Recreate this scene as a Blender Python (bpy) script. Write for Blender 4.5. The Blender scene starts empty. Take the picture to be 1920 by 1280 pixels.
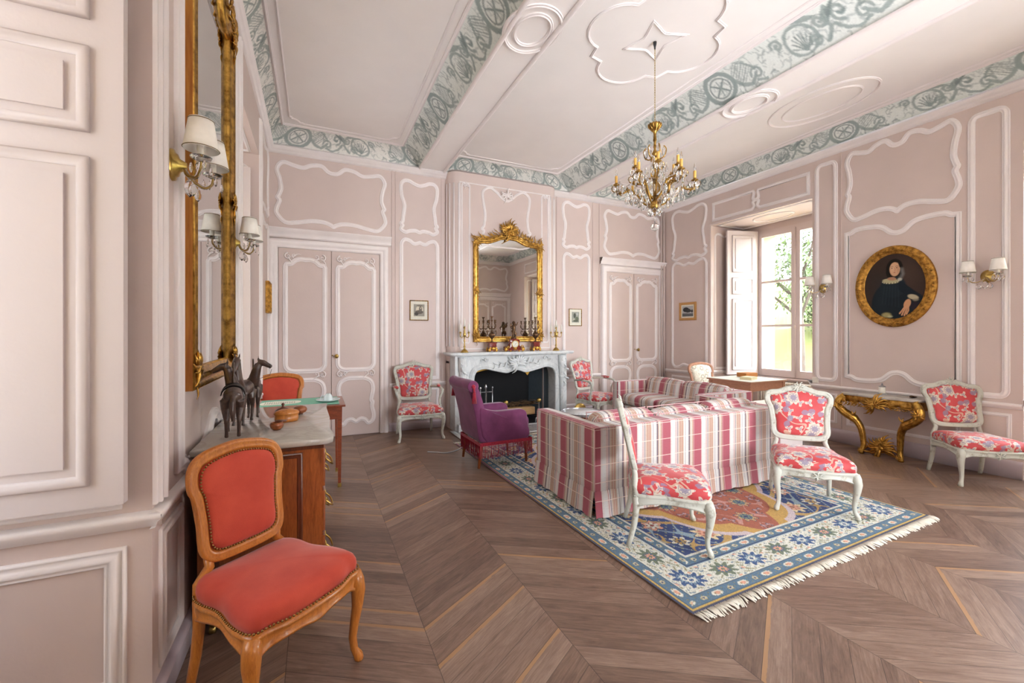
import bpy, math, random
import numpy as np
from mathutils import Vector, Matrix
S = bpy.context.scene
C = S.collection
PI = math.pi
rnd = random.Random(7)

# ------------------------------------------------------------------ camera, light, exposure
# the camera stands at the world origin, 1.4 m up; +Y runs to the fireplace wall, +X to the right hand windows
FPX = 795.0
cam_d = bpy.data.cameras.new('camera')
cam = bpy.data.objects.new('camera', cam_d); C.objects.link(cam)
cam_d.sensor_fit = 'HORIZONTAL'; cam_d.sensor_width = 36.0
cam_d.lens = 36.0*FPX/1920.0
cam_d.shift_y = -16.0/1920.0
cam_d.clip_start = 0.05; cam_d.clip_end = 400
cam.location = (0, 0, 1.4)
cam.rotation_euler = (math.radians(90), 0, -math.atan(370/795.0))
S.camera = cam
S.view_settings.view_transform = 'Standard'
S.view_settings.look = 'None'
S.view_settings.gamma = 1.0
S.view_settings.use_curve_mapping = False
S.view_settings.exposure = 2.1

def lin(c):
    return tuple(((x/255.0)/12.92 if x/255.0 <= 0.04045 else ((x/255.0+0.055)/1.055)**2.4) for x in c)
def lin4(c): return lin(c)+(1.0,)

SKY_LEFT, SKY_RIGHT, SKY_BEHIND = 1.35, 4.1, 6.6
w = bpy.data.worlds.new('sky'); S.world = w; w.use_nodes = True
nt = w.node_tree; nt.nodes.clear()
o_ = nt.nodes.new('ShaderNodeOutputWorld'); bg = nt.nodes.new('ShaderNodeBackground')
tc = nt.nodes.new('ShaderNodeTexCoord'); sp = nt.nodes.new('ShaderNodeSeparateXYZ'); cr = nt.nodes.new('ShaderNodeValToRGB')
nt.links.new(tc.outputs['Generated'], sp.inputs[0]); nt.links.new(sp.outputs['Z'], cr.inputs[0])
cr.color_ramp.elements[0].position = 0.0; cr.color_ramp.elements[0].color = (0.93, 0.96, 1.0, 1)
cr.color_ramp.elements[1].position = 0.7; cr.color_ramp.elements[1].color = (0.78, 0.88, 1.0, 1)
nt.links.new(cr.outputs[0], bg.inputs['Color'])
# sky strength shaped by direction to even the room light: dim left, boosted behind
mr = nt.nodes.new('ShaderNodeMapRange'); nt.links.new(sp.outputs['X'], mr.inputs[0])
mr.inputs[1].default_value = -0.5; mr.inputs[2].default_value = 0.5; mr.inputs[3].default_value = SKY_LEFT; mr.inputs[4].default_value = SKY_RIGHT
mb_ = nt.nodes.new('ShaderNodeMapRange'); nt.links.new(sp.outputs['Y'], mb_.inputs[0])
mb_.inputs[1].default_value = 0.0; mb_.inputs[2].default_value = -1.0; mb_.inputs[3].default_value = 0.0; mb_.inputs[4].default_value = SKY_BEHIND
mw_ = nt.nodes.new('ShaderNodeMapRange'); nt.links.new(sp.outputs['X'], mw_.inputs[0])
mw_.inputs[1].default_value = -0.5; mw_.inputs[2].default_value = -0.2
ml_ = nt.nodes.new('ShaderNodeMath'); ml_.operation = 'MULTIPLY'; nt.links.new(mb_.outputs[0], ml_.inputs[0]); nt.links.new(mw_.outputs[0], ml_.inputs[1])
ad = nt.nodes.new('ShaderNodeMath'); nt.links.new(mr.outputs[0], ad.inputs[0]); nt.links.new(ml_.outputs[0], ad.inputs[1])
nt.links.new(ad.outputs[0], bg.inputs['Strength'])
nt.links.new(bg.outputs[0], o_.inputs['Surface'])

def portal(name, loc, rot, sx, sy):
    l = bpy.data.lights.new(name, 'AREA'); l.shape = 'RECTANGLE'; l.size = sx; l.size_y = sy
    l.cycles.is_portal = True
    ob = bpy.data.objects.new(name, l); C.objects.link(ob); ob.location = loc; ob.rotation_euler = rot
portal('portal_right_far', (6.96, 4.15, 1.95), (0, math.radians(90), 0), 2.6, 1.5)
portal('portal_right_near', (6.96, 0.75, 1.95), (0, math.radians(90), 0), 2.6, 1.5)
portal('portal_left_near', (-1.40, 1.12, 1.95), (0, math.radians(-90), 0), 2.6, 1.4)
portal('portal_left_far', (-1.40, 4.52, 1.95), (0, math.radians(-90), 0), 2.6, 1.2)

portal('portal_behind', (2.5, -2.02, 1.75), (math.radians(90), 0, 0), 1.1, 3.0)  # portals for the two added rear windows
portal('portal_behind_right', (3.95, -2.02, 1.75), (math.radians(90), 0, 0), 1.1, 3.0)

# ------------------------------------------------------------------ material helpers
class NT:
    def __init__(s, name):
        s.m = bpy.data.materials.new(name); s.m.use_nodes = True
        s.t = s.m.node_tree; s.t.nodes.clear()
        s.out = s.n('ShaderNodeOutputMaterial'); s.b = s.n('ShaderNodeBsdfPrincipled')
        s.l(s.b.outputs[0], s.out.inputs[0])
    def n(s, t): return s.t.nodes.new(t)
    def l(s, a, b): s.t.links.new(a, b)
    def set(s, sock, v):
        if hasattr(v, 'is_output') or isinstance(v, bpy.types.NodeSocket): s.l(v, sock)
        else: sock.default_value = v
    def math(s, op, a, b=0.0, c=None):
        n = s.n('ShaderNodeMath'); n.operation = op
        s.set(n.inputs[0], a); s.set(n.inputs[1], b)
        if c is not None: s.set(n.inputs[2], c)
        return n.outputs[0]
    def mix(s, f, a, b, mode='MIX'):
        n = s.n('ShaderNodeMix'); n.data_type = 'RGBA'; n.blend_type = mode
        s.set(n.inputs[0], f); s.set(n.inputs[6], a); s.set(n.inputs[7], b)
        return n.outputs[2]
    def ramp(s, f, els, interp='LINEAR'):
        n = s.n('ShaderNodeValToRGB'); n.color_ramp.interpolation = interp
        e = n.color_ramp.elements
        while len(e) < len(els): e.new(0.5)
        for i, (p, c) in enumerate(els):
            e[i].position = p; e[i].color = c if len(c) == 4 else tuple(c)+(1,)
        s.set(n.inputs[0], f); return n.outputs[0]
    def noise(s, vec, scale, detail=3, rough=0.5, dist=0.0):
        n = s.n('ShaderNodeTexNoise'); n.inputs['Scale'].default_value = scale
        n.inputs['Detail'].default_value = detail; n.inputs['Roughness'].default_value = rough
        n.inputs['Distortion'].default_value = dist
        if vec is not None: s.l(vec, n.inputs['Vector'])
        return n.outputs[0]
    def coord(s, k='Object'):
        return s.n('ShaderNodeTexCoord').outputs[k]
    def uv(s):
        n = s.n('ShaderNodeUVMap'); n.uv_map = 'uv'; return n.outputs[0]
    def sep(s, v):
        n = s.n('ShaderNodeSeparateXYZ'); s.l(v, n.inputs[0]); return n.outputs
    def comb(s, x, y, z=0.0):
        n = s.n('ShaderNodeCombineXYZ'); s.set(n.inputs[0], x); s.set(n.inputs[1], y); s.set(n.inputs[2], z); return n.outputs[0]
    def mapping(s, v, scale=(1, 1, 1), rot=(0, 0, 0), loc=(0, 0, 0)):
        n = s.n('ShaderNodeMapping'); s.l(v, n.inputs[0]); n.inputs['Scale'].default_value = scale
        n.inputs['Rotation'].default_value = rot; n.inputs['Location'].default_value = loc; return n.outputs[0]
    def bump(s, h, strength=0.3, dist=0.01):
        n = s.n('ShaderNodeBump'); n.inputs['Strength'].default_value = strength; n.inputs['Distance'].default_value = dist
        s.l(h, n.inputs['Height']); s.l(n.outputs[0], s.b.inputs['Normal'])
    def P(s, **k):
        names = dict(col='Base Color', rough='Roughness', metal='Metallic', spec='Specular IOR Level', trans='Transmission Weight',
                     sheen='Sheen Weight', coat='Coat Weight', ior='IOR', alpha='Alpha', sheenr='Sheen Roughness', croq='Coat Roughness')
        for a, v in k.items(): s.set(s.b.inputs[names[a]], v)
        return s.m

def paint(name, rgb, rough=0.55, var=0.05, scale=2.5, bump=0.12):
    s = NT(name); v = s.coord()
    n1 = s.noise(v, scale, 4); n2 = s.noise(v, 60, 2)
    c = lin(rgb); d = tuple(x*(1-var) for x in c); e = tuple(min(1, x*(1+var)) for x in c)
    s.P(col=s.ramp(n1, [(0.3, d), (0.7, e)]), rough=rough); s.bump(n2, bump, 0.004); return s.m

M = {}
M['wall'] = paint('wall_paint', (213, 195, 188), 0.5, 0.03)
M['mould'] = paint('moulding_paint', (243, 235, 233), 0.45, 0.03, 6)
M['trimp'] = paint('trim_paint', (234, 221, 217), 0.45, 0.03, 6)
M['white'] = paint('shutter_paint', (214, 203, 201), 0.45, 0.02, 3)
M['ceil'] = paint('ceiling_paint', (242, 236, 233), 0.7, 0.02)
M['plinth'] = paint('skirting_paint', (200, 186, 192), 0.45, 0.04, 5)
M['reveal'] = paint('outside_stucco', (214, 190, 110), 0.8, 0.06)
M['winframe'] = paint('window_paint', (218, 202, 198), 0.45, 0.03)

def worn(name, rgb, dark, amt=0.5):
    s = NT(name); v = s.coord(); n1 = s.noise(v, 18, 6, 0.7); n2 = s.noise(v, 90, 3)
    s.P(col=s.ramp(n1, [(0.30, lin(dark)), (0.30+0.22*amt, lin(rgb)), (1, lin(rgb))]), rough=0.45); s.bump(n2, 0.1, 0.002); return s.m
M['greywood'] = worn('painted_grey_wood', (196, 196, 184), (140, 130, 110), .8)
def wood(name, a, b, scale=(1, 1, 9), rough=0.3, coat=0.3):
    s = NT(name); v = s.mapping(s.coord(), scale=scale)
    n1 = s.noise(v, 6, 6, 0.65, 1.2); n2 = s.noise(v, 40, 3)
    f = s.math('MULTIPLY_ADD', n2, 0.3, s.math('MULTIPLY', n1, 0.75))
    s.P(col=s.ramp(f, [(0.32, lin(b)), (0.68, lin(a))]), rough=rough, coat=coat); s.bump(n2, 0.08, 0.002); return s.m
M['beech'] = wood('waxed_beech', (210, 134, 56), (164, 90, 34), (9, 9, 1.2))
M['walnut'] = wood('walnut_veneer', (168, 92, 44), (112, 54, 22), (7, 7, 1.0))
M['walnutd'] = wood('dark_walnut', (112, 56, 30), (70, 34, 18), (7, 7, 1.0))
M['mahog'] = wood('mahogany', (150, 72, 40), (100, 44, 24), (2, 9, 9))
M['pinewood'] = wood('light_brown_wood', (190, 138, 108), (158, 104, 78), (8, 2, 8))
M['oakraw'] = wood('split_log', (206, 170, 120), (170, 128, 80), (1, 8, 8), 0.8, 0)
M['darkcarve'] = wood('dark_carved_wood', (84, 62, 52), (44, 32, 28), (6, 6, 2), 0.35)
M['bark'] = wood('twigs', (120, 92, 60), (70, 50, 34), (4, 4, 4), 0.9, 0)
def metal(name, rgb, rough=0.3, dark=None, sc=12, bump=0.0, hi=0.62):
    s = NT(name); v = s.coord(); n = s.noise(v, sc, 4, 0.6)
    s.P(col=s.ramp(n, [(0.3, lin(dark or rgb)), (hi, lin(rgb))]), metal=1.0, rough=rough)
    if bump: s.bump(s.noise(v, sc*4, 2), bump, 0.003)
    return s.m
M['gilt'] = metal('gilding', (214, 168, 84), 0.34, (126, 88, 38), 22, 0.25)
M['giltdull'] = metal('old_gilding', (206, 156, 76), 0.45, (112, 74, 34), 26, 0.4)
M['gilt2'] = metal('gilt_bronze', (190, 150, 78), 0.32, (104, 74, 32), 40, 0.3)
M['brass'] = metal('brass', (206, 178, 104), 0.28, (150, 118, 60), 14)
M['steel'] = metal('steel', (190, 190, 192), 0.3, (120, 120, 124))
M['bronze'] = metal('dark_bronze', (120, 92, 68), 0.4, (58, 42, 34), 30)
s = NT('gilt_wood_side'); s.P(col=s.ramp(s.noise(s.mapping(s.coord(), scale=(9, 9, 0.8)), 5, 5, 0.6), [(0.35, lin((158, 92, 34))), (0.7, lin((204, 140, 60)))]), rough=0.5); M['rawgilt'] = s.m
s = NT('mirror_glass'); s.P(col=lin4((212, 214, 212)), metal=1.0, rough=0.02); M['mirror'] = s.m
s = NT('crystal'); s.P(col=(0.97, 0.97, 0.97, 1), trans=1.0, rough=0.03, ior=1.5); M['crystal'] = s.m
# thin window pane: mostly see-through with a faint reflection
s = NT('window_pane'); tr = s.n('ShaderNodeBsdfTransparent'); gl = s.n('ShaderNodeBsdfGlossy'); gl.inputs['Roughness'].default_value = 0.02
mx = s.n('ShaderNodeMixShader'); mx.inputs[0].default_value = 0.05; s.l(tr.outputs[0], mx.inputs[1]); s.l(gl.outputs[0], mx.inputs[2]); s.l(mx.outputs[0], s.out.inputs[0]); M['glass'] = s.m
def velvet(name, a, b, scale=5):
    s = NT(name); v = s.coord(); n = s.noise(v, scale, 4, 0.6); n2 = s.noise(v, 350, 1)
    s.P(col=s.ramp(n, [(0.3, lin(b)), (0.7, lin(a))]), rough=0.85, sheen=0.35, sheenr=0.4); s.bump(n2, 0.15, 0.002); return s.m
M['redvelvet'] = velvet('red_velvet', (202, 78, 56), (180, 58, 42))
M['purple'] = velvet('purple_velvet', (128, 60, 104), (98, 42, 78))
M['fringe'] = velvet('crimson_fringe', (176, 34, 58), (128, 20, 44), 60)
def marble(name, a, b, scale=3, rough=0.18):
    s = NT(name); v = s.coord(); n = s.noise(v, scale, 8, 0.6, 1.5)
    f = s.math('ABSOLUTE', s.math('SUBTRACT', n, 0.5))
    c = s.ramp(f, [(0.0, lin(b)), (0.05, lin(a)), (1, lin(a))])
    n3 = s.noise(v, scale*0.8, 3); c = s.mix(s.math('MULTIPLY', n3, 0.5), c, lin4(tuple(int(x*0.9) for x in a)))
    s.P(col=c, rough=rough); return s.m
M['marble'] = marble('grey_white_marble', (196, 190, 182), (176, 168, 158), 2, .1)
M['whitemarble'] = marble('carved_white_marble', (222, 226, 226), (200, 204, 206), 3, 0.3)
M['redmarble'] = marble('red_marble', (112, 34, 30), (150, 80, 66), 14)
def plain(name, rgb, rough=0.5, **k):
    s = NT(name); n = s.noise(s.coord(), 20, 3); c = lin(rgb)
    s.P(col=s.ramp(n, [(0.3, tuple(x*0.9 for x in c)), (0.7, c)]), rough=rough, **k); return s.m
M['wax'] = plain('candle_wax', (240, 236, 224), 0.4)
M['yellowwax'] = plain('yellow_candle_sleeve', (222, 172, 84), 0.5)
M['shade'] = plain('lamp_shade_cloth', (252, 248, 240), 0.8)
M['shadetrim'] = plain('shade_braid', (120, 104, 70), 0.8)
M['porcelain'] = plain('porcelain', (214, 226, 226), 0.2)
M['baize'] = plain('green_baize', (128, 186, 160), 0.9)
M['paper'] = plain('paper', (232, 230, 214), 0.8)
M['soot'] = plain('soot', (24, 24, 26), 0.8)
M['castiron'] = plain('fireback', (104, 118, 128), 0.6)
M['black'] = plain('black_iron', (30, 30, 32), 0.5)
M['radiator'] = plain('radiator_enamel', (238, 228, 216), 0.4)
M['yellowcloth'] = plain('yellow_sheet', (206, 160, 66), 0.8)
M['bookbrown'] = plain('brown_book', (184, 116, 50), 0.6)
M['bookcream'] = plain('cream_book', (226, 214, 170), 0.6)
M['cable'] = plain('grey_cable', (170, 170, 172), 0.5)
M['leaf'] = plain('leaves', (66, 84, 36), 0.7)
M['leafy'] = plain('autumn_leaves', (120, 104, 40), 0.7)
M['grass'] = plain('grass', (62, 84, 34), 0.9)
M['gravel'] = plain('pale_gravel', (190, 184, 170), 0.9)
M['hillside'] = plain('hillside_grass', (128, 132, 76), 0.9)
M['oakframe'] = plain('light_oak', (196, 146, 84), 0.5)
M['trunk'] = plain('bark', (70, 60, 50), 0.9)

# chevron parquet floor
s = NT('chevron_parquet'); v = s.coord(); x, y, z = s.sep(v)
xs = s.math('SUBTRACT', x, 0.47)
n_ = s.n('ShaderNodeMath'); n_.operation = 'PINGPONG'; s.l(xs, n_.inputs[0]); n_.inputs[1].default_value = 0.58; pp = n_.outputs[0]
vv = s.math('SUBTRACT', y, s.math('MULTIPLY', pp, 0.62))
row = s.math('DIVIDE', vv, 0.125); rid = s.math('FLOOR', row); rf = s.math('FRACT', row)
sid = s.math('FLOOR', s.math('DIVIDE', xs, 0.58)); sf = s.math('FRACT', s.math('DIVIDE', xs, 0.58))
wn = s.n('ShaderNodeTexWhiteNoise'); wn.noise_dimensions = '2D'; s.l(s.comb(rid, sid), wn.inputs['Vector']); rv = wn.outputs[0]
along = s.comb(s.math('MULTIPLY', x, 1.6), s.math('MULTIPLY_ADD', rid, 3.7, s.math('MULTIPLY', rf, 0.9)), s.math('MULTIPLY', sid, 5.3))
g1 = s.noise(along, 3.5, 7, 0.7, 0.8); g2 = s.noise(s.comb(s.math('MULTIPLY', x, 5), s.math('MULTIPLY', vv, 90), sid), 1.5, 5, 0.75)
f = s.math('ADD', s.math('MULTIPLY', g1, 0.45), s.math('ADD', s.math('MULTIPLY', g2, 0.40), s.math('MULTIPLY', rv, 0.16)))
col = s.ramp(f, [(0.34, lin((84, 62, 50))), (0.5, lin((128, 102, 86))), (0.68, lin((166, 140, 122)))])
big = s.noise(v, 0.9, 3); col = s.mix(s.math('MULTIPLY', big, 0.35), col, lin4((110, 88, 80)))
sap = s.math('MULTIPLY', s.math('GREATER_THAN', rv, 0.86), s.math('GREATER_THAN', s.math('ADD', rf, s.math('MULTIPLY', g1, 0.3)), 0.98))
col = s.mix(s.math('MULTIPLY', sap, 0.75), col, lin4((176, 132, 88)))
gap = s.math('MAXIMUM', s.math('LESS_THAN', rf, 0.022), s.math('LESS_THAN', sf, 0.005))
col = s.mix(s.math('MULTIPLY', gap, 0.7), col, lin4((40, 28, 24)))
s.P(col=col, rough=s.math('MULTIPLY_ADD', g2, 0.25, 0.24), spec=0.5)
s.bump(s.math('SUBTRACT', s.math('MULTIPLY', g2, 0.3), gap), 0.25, 0.004); M['floor'] = s.m

# woven plaid: vertical coloured stripes crossed by fine pale lines (surface pattern from uv in metres)
s = NT('plaid_weave'); ux, uy, _ = s.sep(s.uv())
t = s.math('FRACT', s.math('DIVIDE', s.math('ADD', ux, 0.02), 0.35))
wht, rose, tan, plum, gry, pal = [lin(c) for c in ((208, 196, 190), (164, 82, 94), (184, 162, 142), (84, 62, 88), (150, 140, 138), (208, 204, 200))]
red2 = lin((168, 80, 78))
stripes = [(0.0, rose), (0.215, wht), (0.225, rose), (0.25, tan), (0.30, wht), (0.33, tan), (0.36, plum), (0.385, gry), (0.41, pal), (0.50, gry), (0.515, pal),
           (0.56, tan), (0.60, red2), (0.612, tan), (0.66, red2), (0.67, tan), (0.72, wht), (0.735, gry), (0.755, plum), (0.765, wht), (0.80, red2), (0.81, wht), (0.85, pal), (0.93, wht), (0.975, rose)]
col = s.ramp(t, stripes, 'CONSTANT')
hl = s.math('LESS_THAN', s.math('FRACT', s.math('DIVIDE', uy, 0.132)), 0.04)
col = s.mix(s.math('MULTIPLY', hl, 0.75), col, lin4((236, 214, 200)))
nn = s.noise(s.comb(s.math('MULTIPLY', ux, 20), s.math('MULTIPLY', uy, 320)), 1.0, 2)
dash = s.math('MULTIPLY', s.math('GREATER_THAN', nn, 0.66), 0.35); col = s.mix(dash, col, lin4((110, 50, 66)))
s.P(col=col, rough=0.8, sheen=0.2); s.bump(s.noise(s.uv(), 500, 1), 0.15, 0.002); M['plaid'] = s.m

# printed fabric: cream and mauve blossoms with stems on a coral ground
def floral(name, ground, ground2, petal, heart, stem, cell=7.5, dens=1.0):
    s = NT(name); uv = s.uv()
    def layer(scale, off, n, size, thr, vary):
        vc = s.mapping(uv, loc=off); vo = s.n('ShaderNodeTexVoronoi'); vo.voronoi_dimensions = '2D'; vo.inputs['Scale'].default_value = scale
        vo.inputs['Randomness'].default_value = 0.75; s.l(vc, vo.inputs['Vector'])
        sub = s.n('ShaderNodeVectorMath'); sub.operation = 'SUBTRACT'; sc = s.n('ShaderNodeVectorMath'); sc.operation = 'SCALE'
        s.l(vc, sub.inputs[0]); s.l(vo.outputs['Position'], sub.inputs[1])
        # position comes back in texture space scaled like the input
        s.l(sub.outputs[0], sc.inputs[0]); sc.inputs['Scale'].default_value = scale
        px, py, _ = s.sep(sc.outputs[0]); r = s.math('SQRT', s.math('ADD', s.math('MULTIPLY', px, px), s.math('MULTIPLY', py, py)))
        a = s.math('ARCTAN2', py, px); rr = s.sep(vo.outputs['Color'])[0]
        pet = s.math('MULTIPLY_ADD', s.math('COSINE', s.math('MULTIPLY_ADD', a, float(n), s.math('MULTIPLY', rr, 6.0))), size*vary, size)
        jit = s.noise(uv, scale*9, 2); pet = s.math('MULTIPLY', pet, s.math('MULTIPLY_ADD', jit, 0.5, 0.75))
        on = s.math('GREATER_THAN', rr, thr)
        return s.math('MULTIPLY', s.math('LESS_THAN', r, pet), on), s.math('MULTIPLY', s.math('LESS_THAN', r, s.math('MULTIPLY', pet, 0.5)), on), r, rr
    base = s.ramp(s.noise(uv, 5, 3), [(0.35, lin(ground2)), (0.65, lin(ground))])
    wv = s.noise(uv, cell*0.33, 1, 0.4, 1.4); lines = s.math('LESS_THAN', s.math('ABSOLUTE', s.math('SUBTRACT', s.math('FRACT', s.math('MULTIPLY', wv, 7.0)), 0.5)), 0.045)
    c = s.mix(s.math('MULTIPLY', lines, 0.8), base, lin4(stem))
    p, h, r, rr = layer(cell*1.9, (3.1, 1.7, 0), 3, 0.26, 0.35, 0.55); c = s.mix(s.math('MULTIPLY', p, 0.85), c, lin4(petal)); c = s.mix(s.math('MULTIPLY', h, 0.7), c, lin4(heart))
    p, h, r, rr = layer(cell*1.3, (7.1, 2.2, 0), 2, 0.24, 0.45, 0.75); c = s.mix(s.math('MULTIPLY', p, 0.8), c, lin4(heart))
    p, h, r, rr = layer(cell, (0.3, 0.9, 0), 9, 0.33, 0.30, 0.16); c = s.mix(p, c, lin4(petal)); ring = s.math('LESS_THAN', s.math('ABSOLUTE', s.math('SUBTRACT', s.math('FRACT', s.math('MULTIPLY', r, 7)), 0.5)), 0.12)
    c = s.mix(s.math('MULTIPLY', s.math('MULTIPLY', p, ring), 0.5), c, lin4(tuple(int(k*0.8) for k in heart))); c = s.mix(s.math('MULTIPLY', h, 0.8), c, lin4(heart))
    s.P(col=c, rough=0.6, sheen=0.5, sheenr=0.3); s.bump(s.noise(uv, 400, 1), 0.12, 0.002); return s.m
M['floral'] = floral('coral_floral_print', (206, 78, 80), (188, 60, 64), (212, 198, 182), (136, 126, 150), (208, 178, 156), 6.2)
M['damask'] = floral('cream_damask', (232, 226, 208), (222, 214, 194), (176, 164, 140), (236, 230, 214), (196, 184, 160), 9.0)

def attr_mat(name, rough=0.8, bump=0.0, sheen=0.0, spec=0.5):
    s = NT(name); a = s.n('ShaderNodeAttribute'); a.attribute_name = 'pattern'
    c = a.outputs['Color']
    s.P(col=c, rough=rough, sheen=sheen, spec=spec)
    if bump: s.bump(s.noise(s.coord(), 300, 2), bump, 0.004)
    return s.m
M['rug'] = attr_mat('rug_pile', 0.95, 0.5, 0.0, 0.1)
M['frieze'] = attr_mat('painted_frieze', 0.7)
M['canvas'] = attr_mat('oil_on_canvas', 0.6, 0.0, 0.0, 0.15)
M['print'] = attr_mat('engraving', 0.6)

# ------------------------------------------------------------------ mesh helpers
def link(o): C.objects.link(o); return o
def empty(name, loc=(0, 0, 0), rz=0.0, label=None, cat=None, group=None, kind=None):
    o = link(bpy.data.objects.new(name, None)); o.empty_display_size = 0.1; o.location = loc; o.rotation_euler = (0, 0, rz)
    return tag(o, label, cat, group, kind)
def tag(o, label=None, cat=None, group=None, kind=None):
    if label: o['label'] = label
    if cat: o['category'] = cat
    if group: o['group'] = group
    if kind: o['kind'] = kind
    return o

class MB:
    def __init__(s): s.v = []; s.f = []; s.sm = []
    def add(s, vs, fs, smooth=True):
        b = len(s.v); s.v.extend([tuple(p) for p in vs]); s.f.extend([tuple(i+b for i in f) for f in fs]); s.sm.extend([smooth]*len(fs)); return s
    def box(s, c, d, rot=None):
        hx, hy, hz = d[0]/2, d[1]/2, d[2]/2
        vs = [Vector((x, y, z)) for x in (-hx, hx) for y in (-hy, hy) for z in (-hz, hz)]
        if rot is not None: vs = [rot @ p for p in vs]
        vs = [p+Vector(c) for p in vs]
        return s.add(vs, [(0, 1, 3, 2), (4, 6, 7, 5), (0, 4, 5, 1), (2, 3, 7, 6), (0, 2, 6, 4), (1, 5, 7, 3)], False)
    def bb(s, x0, x1, y0, y1, z0, z1): return s.box(((x0+x1)/2, (y0+y1)/2, (z0+z1)/2), (abs(x1-x0), abs(y1-y0), abs(z1-z0)))
    def grid(s, fn, nu, nv, closeu=False, closev=False, smooth=True):
        vs = [fn(i, j) for i in range(nu) for j in range(nv)]; fs = []
        for i in range(nu if closeu else nu-1):
            for j in range(nv if closev else nv-1):
                a, b = i*nv+j, ((i+1) % nu)*nv+j; c, d = ((i+1) % nu)*nv+(j+1) % nv, i*nv+(j+1) % nv
                fs.append((a, b, c, d))
        return s.add(vs, fs, smooth)
    def tube(s, pts, r, n=8, closed=False, cap=True, sq=1.0):
        P = [Vector(p) for p in pts]; m = len(P)
        R = r if isinstance(r, (list, tuple)) else [r]*m
        T = []
        for i in range(m):
            a = P[i-1] if (i > 0 or closed) else P[i]; b = P[(i+1) % m] if (i < m-1 or closed) else P[i]
            t = (b-a); T.append(t.normalized() if t.length > 1e-9 else Vector((0, 0, 1)))
        up = Vector((0, 0, 1)) if abs(T[0].z) < 0.9 else Vector((1, 0, 0))
        N = [(up-T[0]*up.dot(T[0])).normalized()]
        for i in range(1, m):
            q = N[-1]-T[i]*N[-1].dot(T[i]); N.append(q.normalized() if q.length > 1e-6 else N[-1])
        vs = []
        for i in range(m):
            B = T[i].cross(N[i])
            for k in range(n):
                a = 2*PI*k/n; vs.append(P[i]+(N[i]*math.cos(a)*sq+B*math.sin(a))*R[i])
        fs = []
        for i in range(m if closed else m-1):
            for k in range(n):
                a = i*n+k; b = i*n+(k+1) % n; c = ((i+1) % m)*n+(k+1) % n; d = ((i+1) % m)*n+k; fs.append((a, b, c, d))
        if cap and not closed: fs.append(tuple(range(n-1, -1, -1))); fs.append(tuple((m-1)*n+k for k in range(n)))
        return s.add(vs, fs)
    def lathe(s, prof, c=(0, 0, 0), n=16, rx=1.0, ry=1.0):
        c = Vector(c)
        return s.grid(lambda i, j: c+Vector((prof[j][0]*math.cos(2*PI*i/n)*rx, prof[j][0]*math.sin(2*PI*i/n)*ry, prof[j][1])), n, len(prof), closeu=True)
    def ell(s, c, r, n=10, rot=None):
        c = Vector(c); r = (r, r, r) if not isinstance(r, (list, tuple)) else r; m = max(4, n//2+1)
        def fn(i, j):
            a = 2*PI*i/n; b = PI*j/(m-1)-PI/2
            p = Vector((math.cos(a)*math.cos(b)*r[0], math.sin(a)*math.cos(b)*r[1], math.sin(b)*r[2]))
            return c+(rot @ p if rot is not None else p)
        return s.grid(fn, n, m, closeu=True)
    def rbox(s, c, d, r=0.03, n=8, puff=0.0, rot=None):
        # rounded box with optionally bulging faces
        c = Vector(c); h = Vector(d)/2; r = min(r, h.x, h.y, h.z)
        for ax in range(3):
            for sg in (-1, 1):
                def fn(i, j, ax=ax, sg=sg):
                    a = -1+2*i/n; b = -1+2*j/n
                    a = math.copysign(abs(a)**0.75, a); b = math.copysign(abs(b)**0.75, b)
                    q = [0, 0, 0]; q[ax] = sg; q[(ax+1) % 3] = a; q[(ax+2) % 3] = b
                    p = Vector((q[0]*h.x, q[1]*h.y, q[2]*h.z))
                    inn = Vector([max(-(h[k]-r), min(h[k]-r, p[k])) for k in range(3)])
                    dd = p-inn
                    if dd.length > 1e-9: p = inn+dd.normalized()*r
                    if puff: p[ax] += sg*puff*(1-a*a)*(1-b*b)
                    return c+(rot @ p if rot is not None else p)
                s.grid(fn, n+1, n+1)
        return s
    def prism(s, outl, F, h0, h1, smooth=False):
        n = len(outl); vs = [F(u, v, h0) for u, v in outl]+[F(u, v, h1) for u, v in outl]
        fs = [(i, (i+1) % n, n+(i+1) % n, n+i) for i in range(n)]+[tuple(range(n))[::-1], tuple(range(n, 2*n))]
        return s.add(vs, fs, smooth)
    def sweep(s, path, prof, F, closed=True, smooth=True):
        # path in the plane of frame F, prof = [(side offset, height)]
        m = len(path); P = [Vector(p) for p in path]; off = []
        for i in range(m):
            a = P[i-1] if (i > 0 or closed) else None; b = P[(i+1) % m] if (i < m-1 or closed) else None
            d1 = (P[i]-a).normalized() if a is not None and (P[i]-a).length > 1e-9 else None
            d2 = (b-P[i]).normalized() if b is not None and (b-P[i]).length > 1e-9 else None
            d1 = d1 or d2; d2 = d2 or d1
            n1 = Vector((-d1.y, d1.x)); n2 = Vector((-d2.y, d2.x)); q = n1+n2
            if q.length < 1e-6: q = n1
            q.normalize(); k = max(0.35, q.dot(n1)); off.append(q/k)
        return s.grid(lambda i, j: F(P[i].x+off[i].x*prof[j][0], P[i].y+off[i].y*prof[j][0], prof[j][1]), m, len(prof), closeu=closed, smooth=smooth)
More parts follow.
